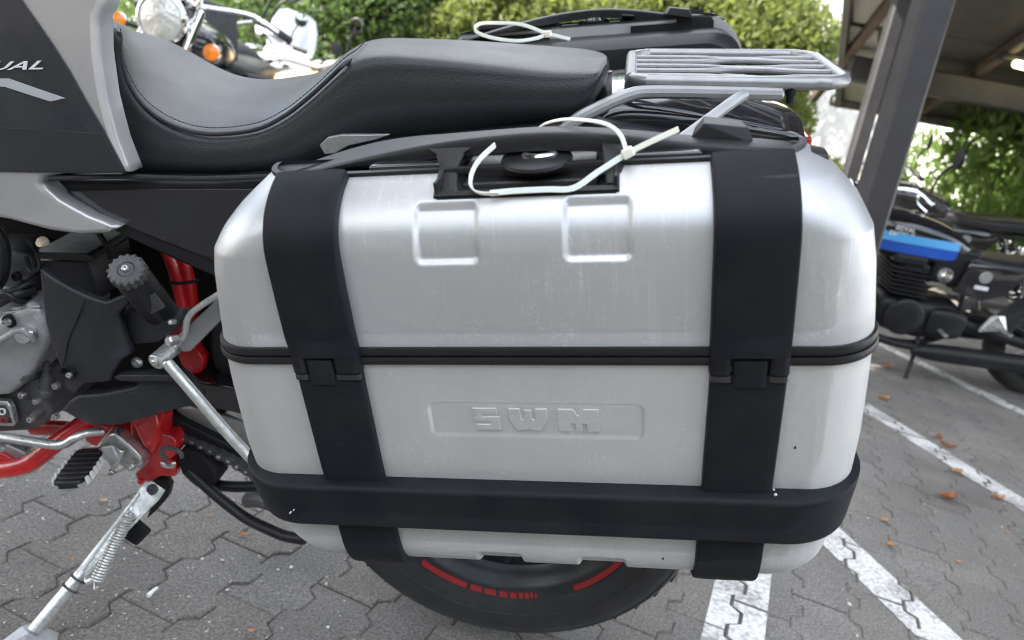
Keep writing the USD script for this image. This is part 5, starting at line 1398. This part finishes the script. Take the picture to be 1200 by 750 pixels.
leaves = [(1110, 585, .062, 20, 'leaf_brown', 'large brown leaf lying between the two white lines at right'), (1100, 514, .048, 60, 'leaf_brown', 'brown leaf on the inner edge of the middle white line'), (1110, 524, .050, -20, 'leaf_brown', 'crumpled brown leaf touching another on the middle white line'),
          (1036, 611, .030, 40, 'leaf_tan', 'small tan leaf just right of the near silver case'), (1042, 640, .030, 90, 'leaf_tan', 'small ragged tan leaf below another beside the near silver case'), (1121, 554, .050, 25, 'leaf_tan', 'narrow tan leaf against the lower edge of the middle white line'),
          (1169, 585, .042, 10, 'leaf_tan', 'tan leaf on the middle white line near the right edge of the picture'), (1040, 431, .075, 30, 'leaf_tan', 'orange leaf below the far white line, close to the case'), (1035, 468, .055, 10, 'leaf_tan', 'orange leaf beside the upper end of the middle white line'),
          (121, 588, .018, -10, 'leaf_pale', 'small pinkish leaf between foot peg and side stand'), (246, 607, .012, 30, 'leaf_pale', 'tiny pinkish leaf right of the side stand pivot'), (286, 628, .018, 0, 'leaf_tan', 'small tan leaf left of the centre stand tube end'), (295, 742, .014, 40, 'leaf_tan', 'small curled tan leaf at the bottom edge below the near case'),
          (85, 657, .010, 30, 'leaf_tan', 'tiny tan scrap of leaf left of the stand spring'), (1122, 660, .016, 0, 'leaf_tan', 'small tan scrap of leaf at lower right'), (1180, 625, .014, 0, 'leaf_tan', 'tiny tan scrap of leaf near the lower right edge')]
for i, (u, v, s, a, m, lab) in enumerate(leaves):
    g = G(u, v, .003)
    ca, sa = math.cos(math.radians(a)), math.sin(math.radians(a))
    lv, lf = leaf_mesh(s * 1.05, .35 if i % 2 else .5, .5, i)
    lv = lv @ np.array([[ca, sa, 0], [-sa, ca, 0], [0, 0, 1]]) + g
    single('fallen_leaf', (lv, lf), M[m], lab, 'leaf', smooth=60)
g0, g1 = G(174, 698, .006), G(184, 689, .006)
single('white_stick', tube(np.array([g0, (g0 + g1) / 2 + [0, 0, .001], g1]), [.0042, .0030, .0028], 8), M['white_paint'], 'small white stick lying on the paving right of the stand foot', 'litter')
M['petal'] = mat('petal', (.62, .60, .55), .7)
gr = []
r = np.random.default_rng(3)
for k in range(330):
    u, v = r.uniform(-20, 420) if k < 250 else r.uniform(780, 1210), r.uniform(560, 760)
    g = G(u, v, .0015)
    s = r.uniform(.0006, .0016) * (1.9 if r.random() < .07 else 1)
    gr.append(hull(g + r.normal(0, 1, (7, 3)) * np.array([s, s, s * .5]) + [0, 0, s * .3]))
single('white_litter', join(*gr), M['petal'], 'tiny pale grit and petals strewn over the paving', 'litter', kind='stuff', smooth=False)

# ================================================================ carport
M['steel_post'] = mat('steel_post', (.050, .047, .050), .5, .3, var=(6, .3), bump=(200, .0006))
M['timber'] = mat('timber', (.10, .072, .050), .7, var=(9, .4), bump=(120, .002))
M['roof_sheet'] = mat('roof_sheet', (.062, .058, .054), .6, var=(3, .3))
M['gutter'] = mat('gutter', (.16, .155, .15), .45, .4, var=(8, .3))
M['light_sheet'] = usdkit.material(stage, '/World/Looks/light_sheet', {'d': ('diffuse_bsdf', {'color': (.7, .7, .66)}), 't': ('translucent_bsdf', {'color': (.75, .74, .68)}), 'm': ('mix_closure', {'fac': .6})}, [('d.BSDF', 'm.closure1'), ('t.BSDF', 'm.closure2')], surface='m.closure')
M['lamp'] = usdkit.material(stage, '/World/Looks/lamp', {'e': ('emission', {'color': (1, .88, .50), 'strength': 2.5})}, [], surface='e.emission')
cp = Thing('carport', 'dark open carport with steel posts and sloping roof at right', 'carport', (2.0, 6.0, 0))


def beam(a, b, w, h, m, name, parent=None, up=(0, 0, 1)):
    a, b = np.asarray(a, float), np.asarray(b, float)
    d = norm(b - a)
    s = norm(np.cross(d, up))
    n = np.cross(s, d)
    c = .12 * min(w, h)
    q = [(-w / 2, -h / 2 + c), (-w / 2 + c, -h / 2), (w / 2 - c, -h / 2), (w / 2, -h / 2 + c), (w / 2, h / 2 - c), (w / 2 - c, h / 2), (-w / 2 + c, h / 2), (-w / 2, h / 2 - c)]
    return cp.part(name, loft([np.array([e + s * x + n * y for x, y in q]) for e in (a, b)]), M[m], parent=parent)


def on_ray(u, v, y):
    r_ = ray(u, v)
    return CAM + r_ * (y / r_[1])


def post(u, v, y, w, ztop, name='post'):
    p = on_ray(u, v, y)
    beam((p[0], p[1], 0), (p[0], p[1], ztop), w, w, 'steel_post', name, up=(0, 1, 0))
    cp.part('base_plate', rbox((w * 1.9, w * 1.9, .014), .003, (p[0], p[1], .008)), M['steel_post'])
    return p


EAVE_Y, EAVE_Z, RISE = 8.6, 1.78, .24
roof_z = lambda y: EAVE_Z + (EAVE_Y - y) * RISE


def roof_hit(u, v, lift=0.0):
    r_ = ray(u, v)
    t_ = (EAVE_Z + lift + EAVE_Y * RISE - CAM_H) / (r_[2] + RISE * r_[1])
    return CAM + t_ * r_


post(1058, 120, 3.0, .118, roof_z(3.0) - .05)
post(1012, 150, 5.2, .092, roof_z(5.2) - .05)
L0, L1 = roof_hit(984, 116), roof_hit(1003, -70)
dirv = (L1 - L0) / (L1[1] - L0[1])
left_at = lambda y: L0[0] + dirv[0] * (y - L0[1])
RX = 9.5
ys = [1.4 + .9 * k for k in range(9)]
for k in range(8):
    y0_, y1_ = ys[k], min(ys[k + 1], EAVE_Y) + .02
    c4 = np.array([(left_at(y0_), y0_, roof_z(y0_) + .004 * (k % 2)), (RX, y0_, roof_z(y0_) + .004 * (k % 2)), (RX, y1_, roof_z(y1_) + .004 * (k % 2)), (left_at(y1_), y1_, roof_z(y1_) + .004 * (k % 2))])
    cp.part('roof_sheet', loft([c4, c4 + [0, 0, .03]]), M['roof_sheet'], smooth=False)
    if k > 1:
        x0_, x1_ = left_at(y0_), left_at(y1_)
        c5 = np.array([(x0_ + .03, y0_ + .06, roof_z(y0_ + .06) - .035), (x0_ + .30, y0_ + .06, roof_z(y0_ + .06) - .035), (x1_ + .30, y1_ - .06, roof_z(y1_ - .06) - .035), (x1_ + .03, y1_ - .06, roof_z(y1_ - .06) - .035)])
        cp.part('light_panel', loft([c5, c5 + [0, 0, .01]]), M['light_sheet'], smooth=False)
beam((left_at(1.4), 1.4, roof_z(1.4) - .05), (left_at(EAVE_Y), EAVE_Y, roof_z(EAVE_Y) - .05), .06, .14, 'gutter', 'verge_board')
cp.part('gutter', tube(np.array([(left_at(EAVE_Y) - .05, EAVE_Y + .05, EAVE_Z - .04), (5, EAVE_Y + .05, EAVE_Z - .05), (RX, EAVE_Y + .05, EAVE_Z - .07)]), .065, 10), M['gutter'])
for x in (5.0, 6.2, 7.4):
    cp.part('gutter_bracket', rbox((.05, .16, .14), .01, (x, EAVE_Y + .02, EAVE_Z - .05)), M['gutter'])
for y, h_ in ((3.0, .26), (5.2, .26), (7.2, .22)):
    beam((left_at(y) + .1, y, roof_z(y) - .12 - h_ / 2), (RX, y, roof_z(y) - .12 - h_ / 2), .12, h_, 'steel_post', 'beam')
for x in (2.8, 3.9, 5.0, 6.1, 7.2, 8.3):
    ya = 2.0 if x > 3 else 3.2
    beam((x - .9, ya, roof_z(ya) - .07), (x, EAVE_Y - .05, roof_z(EAVE_Y - .05) - .07), .07, .10, 'timber', 'rafter')
beam(on_ray(1062, 120, 3.0) * [1, 1, 0] + [0, .1, 1.75], (on_ray(1062, 120, 3.0)[0] + .9, 3.0 + .1, roof_z(3.1) - .2), .08, .08, 'steel_post', 'brace')
lp_ = roof_hit(1197, 76, -.22)
cp.part('lamp_tube', tube(np.array([lp_ - [.05, .0, 0], lp_ + [.9, .25, 0]]), .030, 10), M['lamp'])
cp.part('lamp_housing', rbox((1.1, .12, .05), .01, lp_ + [.42, .12, .06]), M['steel_post'])

# ================================================================ white building behind
M['render_white'] = mat('render_white', (.80, .79, .76), .8, var=(1.5, .06))
M['window_dark'] = mat('window_dark', (.05, .06, .07), .08, coat=.5)
M['frame_white'] = mat('frame_white', (.75, .75, .74), .5)
wbx, wby = np.array([4.2, 17.4]), np.array([13.2, 5.4 + 2.0])
wd = norm(wby - wbx)
wn = np.array([wd[1], -wd[0]])
wb = Thing('white_building', 'bright white rendered building seen under the carport roof', 'building', (wbx[0], wbx[1], 0))
cw = lambda s, o, z: np.append(wbx + wd * s + wn * o, z)
wl = float(np.linalg.norm(wby - wbx))
wall_ring = lambda z: np.array([cw(0, 0, z), cw(wl, 0, z), cw(wl, -7, z), cw(0, -7, z)])
wb.part('wall', loft([wall_ring(-.1), wall_ring(5.6)]), M['render_white'], smooth=False)
wb.part('plinth', loft([np.array([cw(0, .03, z), cw(wl, .03, z), cw(wl, -.2, z), cw(0, -.2, z)]) for z in (-.1, .35)]), M['far_ground'], smooth=False)
rf = lambda o0, o1, z0, z1: loft([np.array([cw(-.4, o0, z0), cw(wl + .4, o0, z0), cw(wl + .4, o1, z1), cw(-.4, o1, z1)]) + [0, 0, d] for d in (0, .16)])
wb.part('roof', join(rf(.6, -3.5, 5.5, 7.6), rf(-7.6, -3.5, 5.5, 7.6)), M['timber'], smooth=False)
for s in (2.2, 5.0, 7.8, 10.6):
    for z0_ in (3.4,):
        fr_ = wb.part('window', loft([np.array([cw(s + a, o, z0_ + b) for a, b in ((0, 0), (1.2, 0), (1.2, 1.4), (0, 1.4))]) for o in (-.05, .03)]), M['frame_white'], smooth=False)
        for k in (0, 1):
            wb.part('pane', loft([np.array([cw(s + .08 + .55 * k + a, o, z0_ + .08 + b) for a, b in ((0, 0), (.49, 0), (.49, 1.24), (0, 1.24))]) for o in (0, .036)]), M['window_dark'], smooth=False, parent=fr_)

# ================================================================ trees and shrubs
def leaf_mat(name, c1, c2, c3, trans=.45):
    return usdkit.material(stage, '/World/Looks/' + name, {
        'g': ('geometry', {}), 'r': ('rgb_ramp', {'ramp': [(0, c1), (.55, c2), (1, c3)]}), 'd': ('principled_bsdf', {'roughness': .5, 'specular_ior_level': .4}), 't': ('translucent_bsdf', {}), 'm': ('mix_closure', {'fac': trans}),
        'br': ('hsv', {'value': 2.3, 'saturation': 1.1})},
        [('g.random_per_island', 'r.fac'), ('r.color', 'd.base_color'), ('r.color', 'br.color'), ('br.color', 't.color'), ('d.BSDF', 'm.closure1'), ('t.BSDF', 'm.closure2')], surface='m.closure')


M['leaf_a'] = leaf_mat('leaf_a', (.10, .12, .035), (.21, .215, .06), (.36, .33, .11))
M['leaf_b'] = leaf_mat('leaf_b', (.05, .08, .025), (.11, .135, .035), (.22, .21, .06))
M['leaf_c'] = leaf_mat('leaf_c', (.10, .15, .04), (.20, .25, .06), (.40, .30, .08))
M['bark'] = mat('bark', (.10, .070, .048), .9, var=(8, .5), bump=(40, .02))


def foliage(centres, radii, n, size, seed, long=1.6, flat=.75, droop=0.0):
    r = np.random.default_rng(seed)
    w = np.array(radii) ** 2
    which = r.choice(len(centres), n, p=w / w.sum())
    d = r.normal(size=(n, 3))
    d /= np.linalg.norm(d, axis=1, keepdims=True)
    rad = np.array(radii)[which][:, None] * r.uniform(.35, 1.05, (n, 1)) ** .6
    c = np.array(centres)[which] + d * rad * np.array([1, 1, flat])
    c += .25 * np.array(radii)[which][:, None] * (np.stack([meshkit.noise(c * 1.7, seed + k) for k in range(3)], 1) - .5)
    a = r.normal(size=(n, 3)) + [0, 0, droop]
    a /= np.linalg.norm(a, axis=1, keepdims=True)
    b = np.cross(a, r.normal(size=(n, 3)))
    b /= np.linalg.norm(b, axis=1, keepdims=True)
    s = size * r.uniform(.6, 1.3, (n, 1))
    nn = np.cross(a, b)
    v = np.stack([c - a * s * long / 2, c + b * s * .42 + nn * s * .12, c + a * s * long / 2, c - b * s * .42 + nn * s * .12], 1).reshape(-1, 3)
    i = np.arange(n)[:, None] * 4
    return v, np.vstack([i + [0, 1, 2], i + [0, 2, 3]])


def tree(name, label, x, y, h, spread, seed, m='leaf_a', n=9000, size=.11, low=.18, group=None, trunk_r=.13, category='tree'):
    r = np.random.default_rng(seed)
    t = Thing(name, label, category, (x, y, 0), group=group)
    top = np.array([x + r.normal(0, .2), y + r.normal(0, .2), h * .75])
    mid = np.array([x + r.normal(0, .12), y + r.normal(0, .12), h * .35])
    tr = t.part('trunk', tube(np.array([(x, y, -.1), mid, top]), [trunk_r * 1.25, trunk_r * .8, trunk_r * .3], 10, n=20), M['bark'])
    cs, rs = [], []
    for k in range(13):
        a = 2 * PI * k / 13 * 2.4 + r.uniform(0, .6)
        zc = h * r.uniform(low + .12, .92)
        q = 1 - abs((zc / h) - .52) * 1.1
        c = np.array([x + spread * q * .62 * np.cos(a) * r.uniform(.5, 1), y + spread * q * .62 * np.sin(a) * r.uniform(.5, 1), zc])
        cs.append(c)
        rs.append(spread * r.uniform(.26, .46))
        s0 = np.array([x, y, 0]) + (mid - [x, y, 0]) * min(1, max(.35, zc / h * 1.1))
        t.part('limb', tube(np.array([s0, (s0 + c) / 2 + [0, 0, -.1], c]), [trunk_r * .4, trunk_r * .28, trunk_r * .1], 6, n=10), M['bark'], parent=tr)
    t.part('crown', foliage(cs, rs, n, size, seed), M[m], smooth=False)
    return t


row_label = ['tree with sunlit yellow green crown directly above the luggage rack', 'darker tree behind the pillion seat, in the middle of the row', 'tree behind the windscreen motorcycle with gaps of light', 'tall tree at the left end behind the round headlamp', 'light green tree behind the dark one at the left end of the row', 'tall dark tree filling the back of the row above the seat']
spec = [(2.0, 9.9, 3.7, 1.9, 'leaf_a', 20000), (-.2, 11.0, 4.2, 2.0, 'leaf_a', 11000), (-2.9, 12.0, 4.6, 2.2, 'leaf_b', 9000), (-5.2, 12.0, 4.4, 2.4, 'leaf_a', 10000), (-4.0, 14.5, 8.5, 3.0, 'leaf_a', 13000), (1.0, 14.5, 9.0, 3.4, 'leaf_b', 14000)]
for k, (x, y, h_, sp_, m_, n_) in enumerate(spec):
    tree('tree', row_label[k], x, y, h_, sp_, 20 + k, m_, int(n_ * 2.6), .066, low=.02, group='trees along the back of the parking area')
# the tree beside the parking bays, out of the picture at left, whose shade lies over the near bike
tree('tree', 'tree beside the bays at left whose shade lies over the silver bike', -5.0, -.5, 8.6, 3.2, 51, 'leaf_b', 17000, .16, low=.30, group='trees beside the bays')
tree('tree', 'second tree beside the bays at left, nearer the viewer', -3.9, 1.7, 8.4, 2.7, 52, 'leaf_b', 6500, .16, low=.40, group='trees beside the bays')


def shrub(name, label, x, y, h, w, seed, m, n, size, cat='shrub', droop=0.0, long=1.8):
    r = np.random.default_rng(seed)
    t = Thing(name, label, cat, (x, y, 0))
    cs = [np.array([x + r.uniform(-.5, .5) * w, y + r.uniform(-.4, .4) * w, h * r.uniform(.2, .8)]) for _ in range(12)]
    for c in cs[:5]:
        t.part('stem', tube(np.array([(x + .2 * (c[0] - x), y + .2 * (c[1] - y), -.05), (x + .6 * (c[0] - x), y + .6 * (c[1] - y), c[2] * .5), c]), [.035, .025, .01], 6, n=8), M['bark'])
    t.part('foliage', foliage(cs, [w * r.uniform(.28, .42) for _ in cs], n, size, seed, long, droop=droop), M[m], smooth=False)


shrub('shrub', 'sunlit feathery green shrub with orange tips below the carport eave', 6.3, 9.0, 2.2, 2.9, 61, 'leaf_c', 20000, .06, droop=1.2, long=2.6)
shrub('shrub', 'broad green shrub at the right edge behind the striped motorcycle', 8.2, 9.6, 2.1, 3.0, 62, 'leaf_c', 18000, .06, droop=1.0, long=2.6)
shrub('hedge', 'dark hedge at left behind the round headlamp', -4.6, 9.6, 1.9, 2.8, 64, 'leaf_b', 7000, .07, cat='hedge')
shrub('bush', 'pale green bush below the luggage rack beside the white building', 3.1, 8.6, 1.35, 1.2, 65, 'leaf_a', 5000, .07, cat='bush')

# the wood far behind the row, one mass of leaves
bc, br_ = [], []
r = np.random.default_rng(91)
for k in range(46):
    x = r.uniform(-17, 4.5)
    bc.append(np.array([x, 18.5 + r.uniform(-1, 2.5), r.uniform(.5, 7.5)]))
    br_.append(r.uniform(1.2, 2.0))
fv, ff = foliage(bc, br_, 30000, .22, 92)
single('distant_wood', (fv, ff), M['leaf_b'], 'distant green wood closing the view behind the row of trees', 'woodland', kind='stuff', smooth=False)

# what stands behind the viewer: a dark belt of trees that the panels mirror and that keeps low light off them
bc, br_ = [], []
r = np.random.default_rng(77)
for k in range(60):
    bc.append(np.array([r.uniform(-13, 13), r.uniform(-6.8, -4.6), r.uniform(.3, 3.2)]))
    br_.append(r.uniform(1.0, 1.7))
fv, ff = foliage(bc, br_, 22000, .34, 78)
single('tree_belt', (fv, ff), M['leaf_b'], 'dark belt of trees and bushes behind the viewer', 'woodland', kind='stuff', smooth=False)
